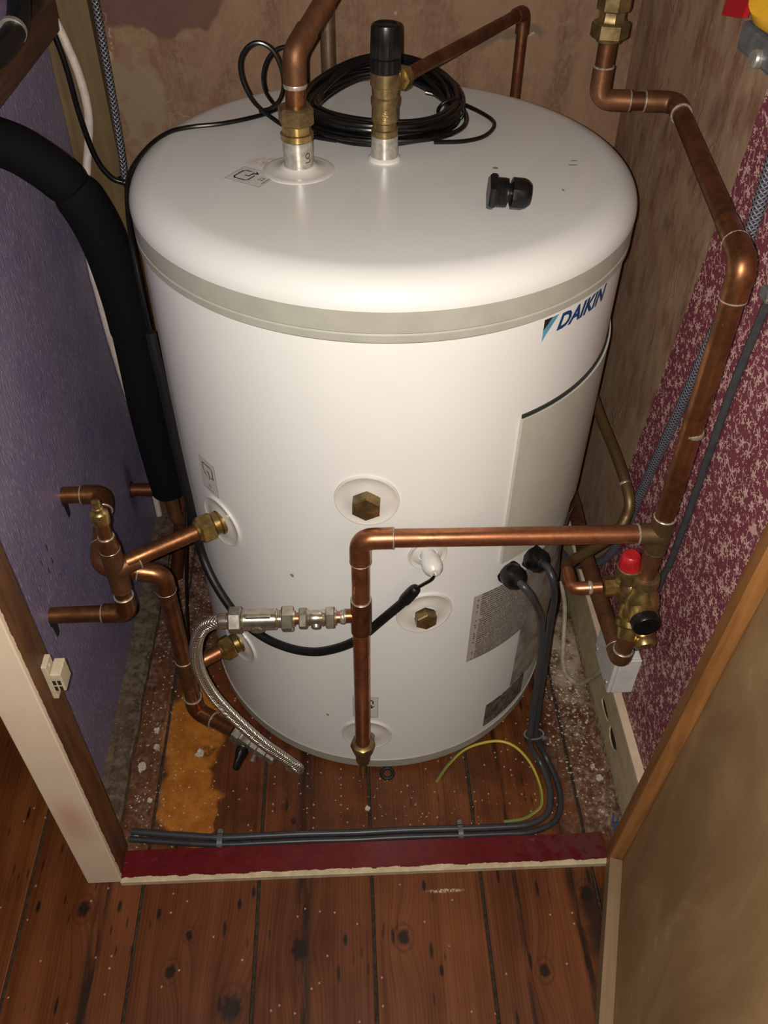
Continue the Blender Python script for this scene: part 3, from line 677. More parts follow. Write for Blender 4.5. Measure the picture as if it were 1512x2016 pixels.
def text_mesh(bm, body, size, mapf, h, ox=0.0, oy=0.0, shear=0.0, offset=0.0, sx=1.0, align='CENTER'):
    cu = bpy.data.curves.new('t', 'FONT'); cu.body = body; cu.size = size; cu.align_x = align; cu.align_y = 'CENTER'; cu.shear = shear; cu.offset = offset; cu.resolution_u = 3
    ob = bpy.data.objects.new('t', cu); COL.objects.link(ob); bpy.context.view_layer.update()
    me = ob.evaluated_get(bpy.context.evaluated_depsgraph_get()).to_mesh(); t2 = bmesh.new(); t2.from_mesh(me)
    for _ in range(2 if size > .012 else 0):
        bmesh.ops.subdivide_edges(t2, edges=[e for e in t2.edges if e.calc_length() > .004], cuts=1); bmesh.ops.triangulate(t2, faces=t2.faces[:])
    mp = {v: bm.verts.new(mapf(v.co.x*sx+ox, v.co.y+oy, h)) for v in t2.verts}
    for f in t2.faces:
        try: bm.faces.new([mp[v] for v in f.verts])
        except ValueError: pass
    t2.free(); bpy.data.objects.remove(ob); bpy.data.curves.remove(cu)
def sticker(mapf, wd, ht, style, number):
    bm = bmesh.new(); n = 8
    g = [[bm.verts.new(mapf(-wd/2+wd*i/n, -ht/2+ht*j/n, .0003)) for i in range(n+1)] for j in range(n+1)]
    for j in range(n):
        for i in range(n): bm.faces.new((g[j][i], g[j][i+1], g[j+1][i+1], g[j+1][i]))
    s = link('sticker', bm, 'sticker', cyl, True, 'small sticker with an arrow symbol')
    bm = bmesh.new(); e = .0009
    ribbon(bm, [(-wd/2, -ht/2), (wd/2, -ht/2), (wd/2, ht/2), (-wd/2, ht/2), (-wd/2, -ht/2)], e, mapf, .0006); link('sticker_border', bm, 'sticker_edge', s, False)
    bm = bmesh.new(); k = wd/.036; y0 = ht*.14
    if style == 'out':
        path = [(.003, -.008), (-.008, -.008), (-.011, -.005), (-.011, .008), (-.008, .011), (.008, .011), (.011, .008), (.011, .002)]
        ribbon(bm, [(x*k, y*k+y0) for x, y in path], .0018*k, mapf, .0006)
        ribbon(bm, [(x*k, y*k+y0) for x, y in ((.0, .0015), (.0, -.003), (.009, -.003), (.009, -.008))], .0018*k, mapf, .0006)
        ribbon(bm, [(x*k, y*k+y0) for x, y in ((.0055, -.0045), (.009, -.009), (.0125, -.0045))], .0016*k, mapf, .0006)
    else:
        path = [(-.004, -.008), (-.008, -.006), (-.011, -.001), (-.011, .011), (.007, .011), (.011, .007), (.011, -.007), (.006, -.007)]
        ribbon(bm, [(x*k, y*k+y0) for x, y in path], .0018*k, mapf, .0006)
        ribbon(bm, [(x*k, y*k+y0) for x, y in ((-.002, .0), (.002, .0), (.002, -.012))], .0018*k, mapf, .0006)
    link('arrow_symbol', bm, 'print_black', s, False)
    bm = bmesh.new(); text_mesh(bm, number, .0085*k, mapf, .0006, 0.0, -ht*.30); ribbon(bm, [(-wd*.25, -ht*.44), (wd*.22, -ht*.44)], .0010*k, mapf, .0006); link('printed_number', bm, 'print_black', s, False)
tc, tx = Vector((-.1485, -.0605, TOP)), Vector((-.0205, -.037, 0)).normalized()      # top sticker, turned
ty = Vector((-.034, .022, 0)).normalized(); tx = Vector((-ty.y, ty.x, 0))*-1
sticker(lambda x, y, h: tc + Vector((ty.y, -ty.x, 0))*x + ty*y + Vector((0, 0, h)), .036, .0465, 'out', '22')
def sm(a, z): return lambda x, y, h: P(a+math.degrees(x/R), z+y, R+h)
sticker(sm(-51.0, .539), .034, .052, 'in', '22'); sticker(sm(-6.6, .176), .036, .052, 'out', '22')
cyl_patch('rating_label', 22.6, 46, .250, .392, R, R+.0004, 'rating', None, 20, 8, label='large rating label of fine print')
cyl_patch('warning_label', 32.7, 52, .043, .103, R, R+.0004, 'dark_label', None, 16, 6, label='dark grey label at the foot')
# protective film peeling off beside the labels
bm = bmesh.new(); rows = []
for j in range(15):
    z = .10+.30*j/14; row = []
    for i in range(9):
        a = 43+i*3.0-(.28-z)*6*(i/8); h = .0012+.006*max(0, math.sin(i*1.3+z*40))*(i/8)
        row.append(bm.verts.new(P(a, z+.01*math.sin(i*.9), R+h)))
    rows.append(row)
for j in range(14):
    for i in range(8): bm.faces.new((rows[j][i], rows[j][i+1], rows[j+1][i+1], rows[j+1][i]))
link('peeling_film', bm, 'film', cyl, True, 'crumpled plastic film')
# maker's mark: lettering and two-tone flash, flat print on the curved side
lg = lambda x, y, h: P(31.9+math.degrees(x/R), .774+y, R+h)
bm = bmesh.new(); text_mesh(bm, 'DAIKIN', .0250, lg, .0005, .0195, .0096, .30, .0010, 1.06, 'LEFT'); link('logo_lettering', bm, 'print_navy', cyl, False, 'dark blue lettering')
bm = bmesh.new()
def fillpoly(bm, pts, mapf, h): bm.faces.new([bm.verts.new(mapf(*p, h)) for p in pts])
fillpoly(bm, [(.0, .0215), (.0115, .0215), (.006, .0150), (.0, .0085)], lg, .0005); link('logo_flash', bm, 'print_black', cyl, False, 'black triangle of the logo')
bm = bmesh.new(); fillpoly(bm, [(.0, .0085), (.006, .0150), (.0115, .0215), (.0205, .0215), (.0105, .0095), (.0, -.0045)], lg, .0005); link('logo_flash', bm, 'print_blue', cyl, False, 'light blue band of the logo')
# top boss of the outlet and seal of the relief valve
OX, OY = -.0968, -.0420
lathe('boss_plate', (OX, OY, TOP-.001), (0, 0, 1), [(0, .040), (.0018, .040), (.003, .0375), (.0028, .034), (.0045, .022), (.0075, .018), (.0078, .008)], 'clear_boss', cyl, 48, 'round plastic plate round the outlet')
lathe('seal_ring', (0, -.015, TOP-.001), (0, 0, 1), [(0, .0185), (.004, .0185), (.006, .016), (.006, .008)], 'white_plastic', cyl, 32)
for a in (0, 120, 240): lathe('foot', P(a, 0, .22), (0, 0, 1), [(0, .02), (.008, .02)], 'rubber', cyl, 16)

# ------------------------------------------------------------------ pipework helpers
def ring_at(p, d, r, parent, w_=.0024): return lathe('solder_ring', Vector(p)-Vector(d).normalized()*w_/2, d, [(0, r), (w_*.3, r+.0007), (w_*.7, r+.0007), (w_, r)], 'solder', parent, 20)
def pipe_run(root, pts, r, mat='copper', rings=True, bend=.020, socket=.017, emat=None, skip=()):
    """straight pipes joined by capillary elbows with solder rings; one mesh per piece"""
    Pn = [Vector(p) for p in pts]
    cuts = []
    for i in range(len(Pn)):
        if 0 < i < len(Pn)-1 and i not in skip:
            a, b, c = Pn[i-1], Pn[i], Pn[i+1]; d1 = (a-b).normalized(); d2 = (c-b).normalized(); th = d1.angle(d2); t = bend/math.tan(th/2) if th < 3.0 else .004
            L = min(t+socket, (a-b).length*.47, (c-b).length*.47); cuts.append((L, d1, d2))
            tube('elbow', fillet([b+d1*L, b, b+d2*L], bend, 10), r+.0018, emat or mat, root, 20)
            if rings: ring_at(b+d1*L, d1, r+.0014, root); ring_at(b+d2*L, d2, r+.0014, root)
        else: cuts.append((0, None, None))
    seg = [Pn[0]]; start = Pn[0]
    i = 0
    while i < len(Pn)-1:
        j = i+1; path = [Pn[i] + ((Pn[j]-Pn[i]).normalized()*max(0, cuts[i][0]-.004) if cuts[i][0] else Vector((0, 0, 0)))]
        while j in skip: path.append(Pn[j]); j += 1
        dn = (Pn[j-1]-Pn[j]).normalized(); path.append(Pn[j]+dn*max(0, cuts[j][0]-.004))
        if len(path) > 2: path = fillet(path, .05, 8)
        tube('pipe', path, r, mat, root, 20); i = j
def tee(root, p, d, branch, r, mat='copper', L=.022, Lb=.022, rings=True, rb=None):
    p = Vector(p); d = Vector(d).normalized(); b = Vector(branch).normalized(); rb = rb or r
    bm = bmesh.new(); add_tube(bm, [p-d*L, p-d*L*.98, p+d*L*.98, p+d*L], r+.0020, 20); add_tube(bm, [p, p+b*Lb*.55, p+b*Lb], rb+.0014, 20, rads=[rb+.003, rb+.0016, rb+.0014])
    link('tee', bm, mat, root, 'auto')
    if rings: ring_at(p-d*L, d, r+.0012, root); ring_at(p+d*L, d, r+.0012, root); ring_at(p+b*Lb, b, rb+.0012, root)
def comp_nut(root, p, d, r, mat='brass', af=.034, L=.02):
    p = Vector(p); d = Vector(d).normalized(); hexn('compression_nut', p, d, L, af, mat, root, None, .3)
    lathe('nut_collar', p-d*.004, d, [(0, r+.001), (.001, r+.0028), (.004, r+.004)], mat, root, 24)
r22, r15 = .011, .0075

# 1  front run: drain cock, riser, cross pipe, right riser, back leg
Y0 = -.320; FX = -.0385; RX = .307; ZC = .560
fr = thing('front_heating_pipe', (FX, Y0, .10), 'long copper pipe run crossing the front of the cylinder and climbing the right wall', 'pipe')
e1 = (RX-.003, Y0, .895)
pipe_run(fr, [(FX, Y0, .120), (FX, Y0, ZC), (RX, Y0, ZC-.004)], r22, 'copper_new')
tee(fr, (FX, Y0, .424), (0, 0, 1), (-1, 0, 0), r22, 'copper', .030, .020, True, r15)
tee(fr, (RX, Y0, ZC-.004), (0, 0, 1), (-1, 0, 0), r22, 'copper_bronze', .026, .026)
pipe_run(fr, [(RX, Y0, .4866), (RX, Y0, ZC)], r22, 'copper_dull')
pipe_run(fr, [(RX, Y0, ZC), e1, V(e1)+(V(.350, .055, .905)-V(e1)).normalized()*.075], r22, 'copper', True, .022, .018)
pipe_run(fr, [V(e1)+(V(.350, .055, .905)-V(e1)).normalized()*.045, (.350, .055, .905), (.258, .064, .905), (.258, .064, .99)], .0104, 'copper_dark', True, .020, .017, 'copper_dull')
tube('pipe', [(RX-.0005, Y0, ZC+.02), (RX-.003, Y0, .86)], r22, 'copper', fr, 20)
ring_at((RX, Y0, .705), (0, 0, 1), r22+.0001, fr, .006)
lathe('drain_nut', (FX, Y0, .134), (0, 0, -1), [(0, .0125), (.003, .0175), (.012, .0185), (.018, .0165), (.030, .0125), (.032, .0115), (.052, .0105), (.053, .0062)], 'brass_dull', fr, 8, 'dull brass drain cock body')
lathe('hose_tail', (FX, Y0, .083), (0, 0, -1), [(0, .0056)]+[(t/1000, .0056 if k % 2 else .0047) for k, t in enumerate(range(3, 46, 3))]+[(.050, .0045)], 'brass', fr, 18, 'ribbed brass hose tail')
un = Vector((.258, .064, .972))
comp_nut(fr, un, (0, 0, 1), r22, 'brass_dull', .037, .018)
lathe('union_body', un+Vector((0, 0, .018)), (0, 0, 1), [(0, .0165), (.003, .0150), (.010, .0150), (.012, .0195), (.03, .0195), (.032, .015), (.07, .015)], 'brass_dull', fr, 8)

# 2  filling loop on the branch
fl = thing('filling_loop', (-.06, Y0, .40), 'chrome filling valves with a braided steel hose curling down to the floor', 'valve')
ZV = .422
tube('pipe', [(FX-.0216, Y0, ZV), (-.073, Y0, ZV)], r15, 'copper_new', fl, 18)
ring_at((-.0615, Y0, ZV), (1, 0, 0), r15+.001, fl, .006)
def nk(x0, x1, af, mat='nickel'): hexn('valve_nut', (x0, Y0, ZV-.0005), (-1, 0, 0), x0-x1, af, mat, fl, None, .1); lathe('nut_olive', (x0+.0022, Y0, ZV), (-1, 0, 0), [(0, .0098), (.0024, .0104)], mat, fl, 24)
nk(-.0712, -.0828, .0245)
lathe('isolating_valve', (-.0826, Y0, ZV), (-1, 0, 0), [(0, .0098), (.004, .0112), (.005, .0088), (.009, .0100), (.017, .0100), (.020, .0092), (.0232, .0112)], 'nickel', fl, 24, 'small chrome isolating valve')
lathe('screw_slot', (-.0945, Y0, ZV-.002), (0, -1, -.45), [(0, .0062), (.0105, .0062), (.0125, .0050), (.0128, .001)], 'nickel_dull', fl, 20)
nk(-.1055, -.1157, .0240, 'nickel_dull')
tube('pipe', [(-.113, Y0, ZV), (-.125, Y0, ZV)], r15, 'copper_new', fl, 18)
nk(-.1226, -.1372, .0290)
lathe('valve_thread', (-.1370, Y0, ZV), (-1, 0, 0), [(0, .0115), (.001, .0105), (.002, .0115), (.003, .0105), (.004, .0115), (.005, .0105), (.0065, .0112)], 'nickel', fl, 24)
lathe('check_valve', (-.1432, Y0, ZV), (-1, 0, 0), [(0, .0118), (.001, .0134), (.040, .0140), (.042, .0125)], 'nickel', fl, 32, 'brushed double check valve')
lathe('screw_slot', (-.1668, Y0, ZV-.001), (0, -1, -.40), [(0, .0086), (.0140, .0086), (.0150, .0074), (.0151, .001)], 'nickel', fl, 24)
box('flow_bar', (-.1800, Y0-.0085, ZV+.0108), (-.150, Y0-.004, ZV+.0136), 'nickel', fl, .0008)
lathe('valve_thread', (-.1800, Y0, ZV), (-1, 0, 0), [(0, .0125)]+[(k*.0012+.001, .0128+.001*(k % 2)) for k in range(5)], 'nickel', fl, 24)
hexn('valve_nut', (-.1862, Y0, ZV), (-1, 0, 0), .0160, .0295, 'nickel_dull', fl, None, .2)
lathe('hose_ferrule', (-.2020, Y0, ZV), (-1, 0, -.08), [(0, .0075), (.002, .0102), (.011, .0102), (.0125, .0090), (.0135, .0086)], 'nickel', fl, 24)
hose = [(-.2120, Y0, ZV-.001), (-.224, Y0-.001, ZV-.004), (-.2375, Y0, ZV-.017), (-.2475, Y0, .380), (-.2525, Y0, .345), (-.2500, Y0, .304), (-.2385, Y0, .256), (-.2145, -.322, .202), (-.1830, -.327, .150), (-.1530, -.334, .117), (-.1400, -.338, .104), (-.1345, -.337, .092), (-.1400, -.331, .0840), (-.152, -.325, .0840)]
tube('braided_hose', spline(hose, 8), .0084, 'steel_braid', fl, 20, label='braided steel hose')
# lower valve at the end of the hose
LV = Vector((-.2335, -.2745, .1005)); LD = (Vector((-.176, -.3145, .090))-LV).normalized()
lathe('compression_nut', LV, LD, [(0, .012), (.002, .0165), (.014, .0165), (.016, .013)], 'nickel_dull', fl, 8)
lathe('drain_valve', LV+LD*.016, LD, [(0, .0115), (.004, .0125), (.016, .0125), (.018, .0105), (.020, .0135), (.030, .0135), (.032, .0115), (.046, .0115), (.047, .009)], 'nickel_dull', fl, 8, 'dull chrome valve body')
lathe('hose_ferrule', LV+LD*.063, LD, [(0, .008), (.001, .010), (.014, .010), (.015, .0085)], 'nickel_dull', fl, 8)
hb = LV+LD*.022; hd = Vector((-.30, -.85, -.30)).normalized()
lathe('handle_stem', hb, hd, [(0, .006), (.016, .006)], 'nickel_dull', fl, 12)
bm = bmesh.new(); add_lathe(bm, hb+hd*.013, hd, [(0, .0125), (.004, .0145), (.010, .0135), (.018, .0105), (.026, .0085), (.032, .0075), (.034, .005), (.0345, 0)], 14)
for k, v in enumerate(bm.verts):
    x_, y_ = frame(hd); rel = v.co-(hb+hd*.013); v.co -= x_*rel.dot(x_)*.35
link('valve_handle', bm, 'black_plastic', fl, 'auto', 'black plastic lever handle')
lathe('vent_screw', LV+LD*.044, Vector((-.3, -.8, -.35)), [(0, .004), (.017, .004), (.0175, .005), (.022, .005)], 'nickel', fl, 6)

# 3  left: flow pipe from wall through elbows to the lower boss
fp = thing('left_return_pipe', (-.296, -.235, .06), 'copper pipe looping from the lavender panel down to the lower left boss', 'pipe')
FXL, FYL = -.297, -.2325
p_end = LV-LD*.0004
pipe_run(fp, [(-.452, -.110, .447), (-.389, -.110, .447), (-.373, -.2325, .434), (FXL, FYL, .414), (FXL, FYL, .098), p_end], .0118, 'copper', True, .021, .015, 'copper')
tee(fp, (FXL, FYL, .198), (0, 0, 1), (.078, .047, .012), r22, 'copper_dull', .030, .022)
b2p = P(*B2); bd = (Vector((FXL, FYL, .205))-b2p).normalized()
tube('pipe', [b2p+bd*.020, b2p+bd*.085], r22, 'copper_new', fp, 20)
comp_nut(fp, b2p+bd*.030, -bd, r22, 'brass', .034, .018); lathe('fitting_body', b2p-bd*.002, bd, [(0, .017), (.004, .0172), (.006, .0155), (.013, .0155)], 'brass', fp, 24)
# 4  left: tee with air vent, feeding the upper boss
fq = thing('left_flow_pipe', (-.343, -.261, .36), 'copper tee pipe with brass air vent feeding the upper left boss', 'pipe')
TX, TY = -.3435, -.262
pipe_run(fq, [(-.452, TY, .372), (TX, TY, .374), (TX, TY, .515)], r22, 'copper', True, .019, .015)
b1p = P(*B1); bq = Vector((TX, TY, .462))-b1p; bq.normalize()
tee(fq, (TX, TY, .458), (0, 0, 1), -bq, r22, 'copper_dull', .036, .030)
tube('pipe', [b1p+bq*.022, b1p+bq*.130], r22, 'copper', fq, 20)
comp_nut(fq, b1p+bq*.032, -bq, r22, 'brass', .035, .019); lathe('fitting_body', b1p-bq*.002, bq, [(0, .0175), (.005, .0178), (.007, .0155), (.014, .0155)], 'brass', fq, 24)
lathe('reducer', (TX, TY, .492), (0, 0, 1), [(0, .0125), (.010, .0125), (.016, .0102), (.022, .0100), (.023, .0085)], 'copper', fq, 24)
tube('pipe', [(TX, TY, .50), (TX, TY, .546)], .0085, 'copper', fq, 18)
ring_at((TX, TY, .516), (0, 0, 1), .0095, fq)
lathe('air_vent', (TX, TY, .540), (0, 0, 1), [(0, .0092), (.001, .0108), (.016, .0112), (.018, .0100), (.020, .0070), (.024, .0066), (.025, .0054), (.034, .0050), (.035, .0035)], 'brass', fq, 24, 'small brass air vent')
# 5  stub from the wall behind the insulated pipe
sp = thing('copper_stub_pipe', (-.40, .176, .17), 'dull copper pipe from the lavender panel disappearing behind black foam sleeve', 'pipe')
pipe_run(sp, [(-.452, .176, .198), (-.352, .176, .194), (-.386, .129, .012)], .0122, 'copper_dark', True, .019, .014)
lathe('escutcheon', (-.4449, .176, .198), (1, 0, 0), [(0, .0150), (.001, .0150), (.0015, .0112)], 'rubber', sp, 20)
for nm_, y_, z_ in (('upper', -.110, .447), ('lower', TY, .372)):
    rt = fp if nm_ == 'upper' else fq
    bm = bmesh.new(); pts = [(-.4447, y_+.013*math.sin(a*PI/8)*(1 if a % 2 else .92), z_-.004+(.014 if z_ else 0)*math.cos(a*PI/8)-(.022 if 6 < a < 10 else 0)) for a in range(16)]
    A = [bm.verts.new(p) for p in pts]; Bv = [bm.verts.new((p[0]+.0006, p[1], p[2])) for p in pts]
    bm.faces.new(A); bm.faces.new(Bv[::-1])
    for k in range(16): bm.faces.new((A[k], Bv[k], Bv[(k+1) % 16], A[(k+1) % 16]))
    link('wall_hole', bm, 'dark_slot', rt, False, 'ragged hole in the panel')
# 6  black foam insulated pipe
ip = thing('insulated_pipe', (-.335, .02, .30), 'thick black foam insulated pipe bending over the lavender panel', 'pipe')
path = [(-.478, .0, .896), (-.437, .0, .886), (-.404, .0, .869), (-.366, .001, .830), (-.345, .006, .768), (-.3370, .012, .680), (-.3365, .013, .60), (-.3385, .014, .50), (-.338, .018, .42), (-.3345, .020, .335)]
sp_ = spline(path, 10); cutA, cutB = 31, 58
tube('foam_sleeve', sp_[:cutA], .0265, 'foam', ip, 28, rads=[.0265]*(cutA-3)+[.0263, .0256, .0238])
tube('foam_sleeve', sp_[cutA-1:cutB], .0270, 'foam', ip, 28, rads=[.0250, .0268]+[.0280]*(cutB-cutA-2)+[.0262])
tube('foam_sleeve', sp_[cutB-1:], .0262, 'foam', ip, 28)
tube('pipe', fillet([sp_[-1], (-.333, .022, .262), (-.305, .060, .255)], .022), r22, 'copper_dull', ip, 18)

# 7  top outlet pipe
op = thing('hot_outlet_pipe', (OX, OY, TOP), 'copper outlet pipe rising from the top left of the lid', 'pipe')
lathe('outlet_stub', (OX, OY, TOP+.004), (0, 0, 1), [(0, .0165), (.0295, .0165), (.030, .015)], 'tin', op, 32, 'tinned steel stub')
lathe('adaptor', (OX, OY, TOP+.034), (0, 0, 1), [(0, .0155), (.001, .0182), (.007, .0182), (.008, .0160), (.017, .0160)], 'brass', op, 32, 'brass adaptor')
hexn('compression_nut', (OX, OY, TOP+.050), (0, 0, 1), .019, .0345, 'brass_dull', op, None, .25)
tube('pipe', [(OX, OY, TOP+.060), (OX+.002, OY, .976)], r22, 'copper', op, 20)
ring_at((OX+.001, OY, .957), (0, 0, 1), r22+.0012, op, .005)
k0 = Vector((OX+.002, OY, .988)); kd = Vector((.036, .05, .040)).normalized()
tube('elbow', fillet([(OX+.001, OY, .957), k0, k0+kd*.028], .02), r22+.0015, 'copper_dull', op, 20)
tube('pipe', [k0+kd*.024, k0+kd*.16], r22, 'copper_dull', op, 20)
# printed marks on the tinned stub
bm = bmesh.new(); stubm = lambda x, y, h: Vector((OX+(.0166+h)*math.sin(.75+x/.0166), OY-(.0166+h)*math.cos(.75+x/.0166), TOP+.018+y))
text_mesh(bm, 'LO', .009, lambda x, y, h: stubm(y*-1, x, h), .0002); link('stamped_mark', bm, 'print_black', op, False)
# 8  grey pipe up the back wall
bp = thing('back_riser_pipe', (-.064, .28, .6), 'grey tarnished pipe running up the back wall behind the coil', 'pipe')
tube('pipe', [(-.0645, .3105, .012), (-.0635, .3105, 1.30)], r22, 'copper_grey', bp, 18)
for z in (.45, 1.12): box('pipe_clip', (-.082, .308, z), (-.046, .3248, z+.012), 'white_plastic', bp, .001)

# 9  relief valve with discharge pipe
rv = thing('relief_valve', (0, -.015, TOP), 'brass relief valve with black cap on the middle of the lid', 'valve')
VY = -.015
lathe('base_fitting', (0, VY, TOP+.004), (0, 0, 1), [(0, .0152), (.024, .0152), (.0245, .0140)], 'tin', rv, 32, 'tinned steel socket')
lathe('brass_body', (0, VY, TOP+.028), (0, 0, 1), [(0, .0140), (.001, .0152), (.007, .0152), (.008, .0138), (.014, .0130), (.016, .0150), (.030, .0145), (.034, .0158), (.040, .0158), (.042, .0142), (.052, .0150), (.053, .0162), (.066, .0162), (.067, .0140)], 'brass_dull', rv, 32, 'dull brass valve body')
bm = bmesh.new(); n = 40; cp = [(.0, .0155), (.001, .0168), (.014, .0168), (.015, .0158), (.016, .0165), (.043, .0158), (.046, .0145), (.047, .0120), (.0455, .0110), (.0455, 0)]
add_lathe(bm, (0, VY, TOP+.094), (0, 0, 1), cp, n)
for v in bm.verts:
    rr = math.hypot(v.co.x, v.co.y-VY); ang = math.atan2(v.co.y-VY, v.co.x)
    if rr > .0152: f = 1-.05*(math.cos(ang*20) > 0); v.co.x *= f; v.co.y = VY+(v.co.y-VY)*f
link('valve_cap', bm, 'black_plastic', rv, 'auto', 'black ribbed plastic cap')
ov0 = Vector((.012, VY+.004, TOP+.083)); oe = Vector((.198, .272, .948)); od = (oe-ov0).normalized()
lathe('outlet_nut', ov0, od, [(0, .010), (.006, .010), (.007, .0128), (.020, .0128), (.022, .0105)], 'brass', rv, 6, 'brass outlet nut')
pipe_run(rv, [ov0+od*.018, oe, (.200, .284, .02)], r15, 'copper_dark', False, .015, .012)
bm = bmesh.new(); vm = lambda x, y, h: Vector(((.0153+h)*math.sin(x/.0153), VY-(.0153+h)*math.cos(x/.0153), TOP+.051+y))
text_mesh(bm, '28/6', .0085, lambda x, y, h: vm(-y, x, h), .0003); link('cast_mark', bm, 'brass', rv, False)

# 10  mixing valve group on the right
mv = thing('pressure_valve_group', (.305, -.325, .40), 'brass valve cluster with red cap and black knob under the right riser', 'valve')
c0 = Vector((.307, -.322, .440))
lathe('compression_nut', (RX, Y0-.001, .486), (0, 0, -1), [(0, .0125), (.001, .0165), (.012, .0175), (.014, .0155), (.020, .0150)], 'brass_dull', mv, 24)
lathe('valve_body', (.307, -.323, .470), (.02, -.15, -1), [(0, .0140), (.006, .0155), (.014, .0205), (.030, .0225), (.042, .0200), (.052, .0150), (.056, .0165), (.062, .0165), (.066, .012), (.067, 0)], 'brass', mv, 32, 'dull brass valve body')
kd = Vector((.02, -.90, -.02)).normalized(); kb = Vector((.3055, -.334, .440))
lathe('knob_neck', kb, kd, [(0, .0175), (.014, .0185), (.018, .0175)], 'brass', mv, 32)
lathe('knob', kb+kd*.0175, kd, [(0, .0150), (.0005, .0172), (.010, .0172), (.0125, .0155), (.012, .011), (.0118, 0)], 'black_plastic', mv, 36, 'round black knob')
cb = Vector((.311, -.338, .412)); cdv = Vector((.08, -.75, -.45)).normalized()
lathe('brass_cap', cb, cdv, [(0, .0155), (.016, .0155), (.017, .0140), (.020, .0150), (.026, .0148), (.029, .011), (.030, 0)], 'brass', mv, 32, 'domed brass end cap')
arm0 = Vector((.300, -.326, .437)); arm1 = Vector((.2915, -.352, .402))
lathe('side_arm', arm0, arm1-arm0, [(0, .017), (.014, .017), (.018, .0150), (.020, .0185), (.027, .0185), (.030, .0145), (.044, .0125)], 'brass', mv, 28)
back = Vector((.293, -.308, .462))
lathe('link_arm', Vector((.306, -.324, .446)), back-Vector((.306, -.324, .446)), [(0, .014), (.012, .016), (.022, .014)], 'brass_dull', mv, 24)
lathe('safety_valve', (.2925, -.309, .432), (-.06, .02, 1), [(0, .008), (.004, .0135), (.012, .0155), (.024, .0145), (.032, .0130), (.036, .0155), (.050, .0160), (.056, .0150), (.058, .012)], 'brass_dull', mv, 28, 'brass safety valve')
lathe('red_cap', (.289, -.3078, .486), (-.06, .02, 1), [(0, .0130), (.002, .0142), (.015, .0124), (.021, .0112), (.023, .0092), (.0235, 0)], 'red_plastic', mv, 10, 'red plastic cap')
lathe('outlet_socket', (.290, -.309, .4545), (-1, .02, -.10), [(0, .011), (.012, .011), (.013, .0125), (.026, .0125), (.027, .0095)], 'brass', mv, 8)
pipe_run(mv, [(.2915, -.353, .405), (.2905, -.354, .364), (.2890, -.160, .352), (.316, .000, .296), (.330, .100, .262)], r22, 'copper_dull', True, .018, .012, 'copper_dull', (2, 3))
# 11  discharge pipe from the safety valve
dp = thing('discharge_pipe', (.226, -.27, .40), 'thin bronzed pipe curling from the safety valve behind the cylinder', 'pipe')
tube('pipe', [(.2620, -.3072, .4512), (.240, -.3055, .4475)], r15, 'copper_new', dp, 18)
ring_at((.2475, -.3061, .4487), (1, -.05, .1), r15+.0008, dp, .005)
tube('elbow', fillet([(.247, -.3061, .4487), (.2262, -.3030, .4440), (.2275, -.2700, .4400)], .013), r15+.0010, 'copper_new', dp, 18)
tube('pipe', spline([(.2274, -.274, .4403), (.2300, -.256, .4345), (.2420, -.236, .4215), (.2740, -.212, .4170), (.3080, -.190, .4190), (.3285, -.172, .4350), (.3330, -.155, .4590), (.3270, -.095, .4790), (.3180, .0, .4935), (.318, .10, .505)], 8), r15, 'copper_bronze', dp, 18)
ring_at((.3310, -.135, .4665), (-.06, .6, .25), r15+.0006, dp, .004)

# ------------------------------------------------------------------ cables
cab = thing('sensor_cable', (0, .09, TOP), 'black sensor cable coiled on the lid and draped down the left side', 'cable')
cx, cy = .002, .110
for k in range(20):
    rr = .071+.020*random.random()+.0003*k; zz = TOP+.0040+.0040*(k % 6); ph = random.uniform(0, 6.28); ex = random.uniform(-.004, .004)
    pts = []
    for j in range(56):
        a = 2*PI*j/56; q = rr+.0035*math.sin(2*a+ph)+.0020*math.sin(3*a+ph*2); tl = .0185*max(0, math.sin(a))**2
        pts.append((cx+ex+q*1.10*math.cos(a), cy+q*math.sin(a)*(1.20 if math.sin(a) > 0 else 1.0), zz+.0025*math.sin(a*2+ph)+tl))
    tube('coil_turn', pts, .0031, 'black_cable', cab, 10, closed=True)
for z_, a_ in ((TOP+.018, .25),):
    bm = bmesh.new(); add_tube(bm, spline([(cx+.085+.016*math.cos(t), cy-.01+.004*math.sin(t*2), TOP+.014+.013*math.sin(t)) for t in [2*PI*k/10 for k in range(10)]], 4, True), .0022, 8, closed=True); link('cable_tie', bm, 'black_plastic', cab, True)
tube('cable_loop', spline([(-.055, .030, TOP+.005), (-.090, .050, TOP+.004), (-.120, .072, .8760), (-.1500, .090, .8930), (-.1635, .098, .915), (-.1655, .100, .937), (-.1560, .100, .953), (-.1420, .100, .9585), (-.1275, .100, .951), (-.1185, .100, .933), (-.1165, .104, .911), (-.1230, .112, .891), (-.136, .124, .877), (-.150, .134, TOP+.0032)], 8), .0027, 'black_cable', cab, 10)
tube('cable_loop', spline([(-.1300, .150, TOP+.003), (-.1330, .130, .882), (-.1400, .116, .900), (-.1405, .108, .920), (-.1340, .105, .938), (-.1220, .104, .950), (-.1080, .104, .953), (-.09, .106, .950)], 8), .0024, 'black_cable', cab, 10)
tube('cable_loop', spline([(.06, .155, .885), (.095, .148, TOP+.010), (.128, .120, TOP+.004), (.140, .085, TOP+.0032), (.125, .048, TOP+.0032), (.098, .030, TOP+.0032), (.06, .020, TOP+.006)], 8), .0026, 'black_cable', cab, 10)
tube('cable_loop', spline([(.085, .105, TOP+.009), (.060, .085, TOP+.004), (.035, .052, TOP+.0032), (.018, .025, TOP+.0032)], 8), .0026, 'black_cable', cab, 10)
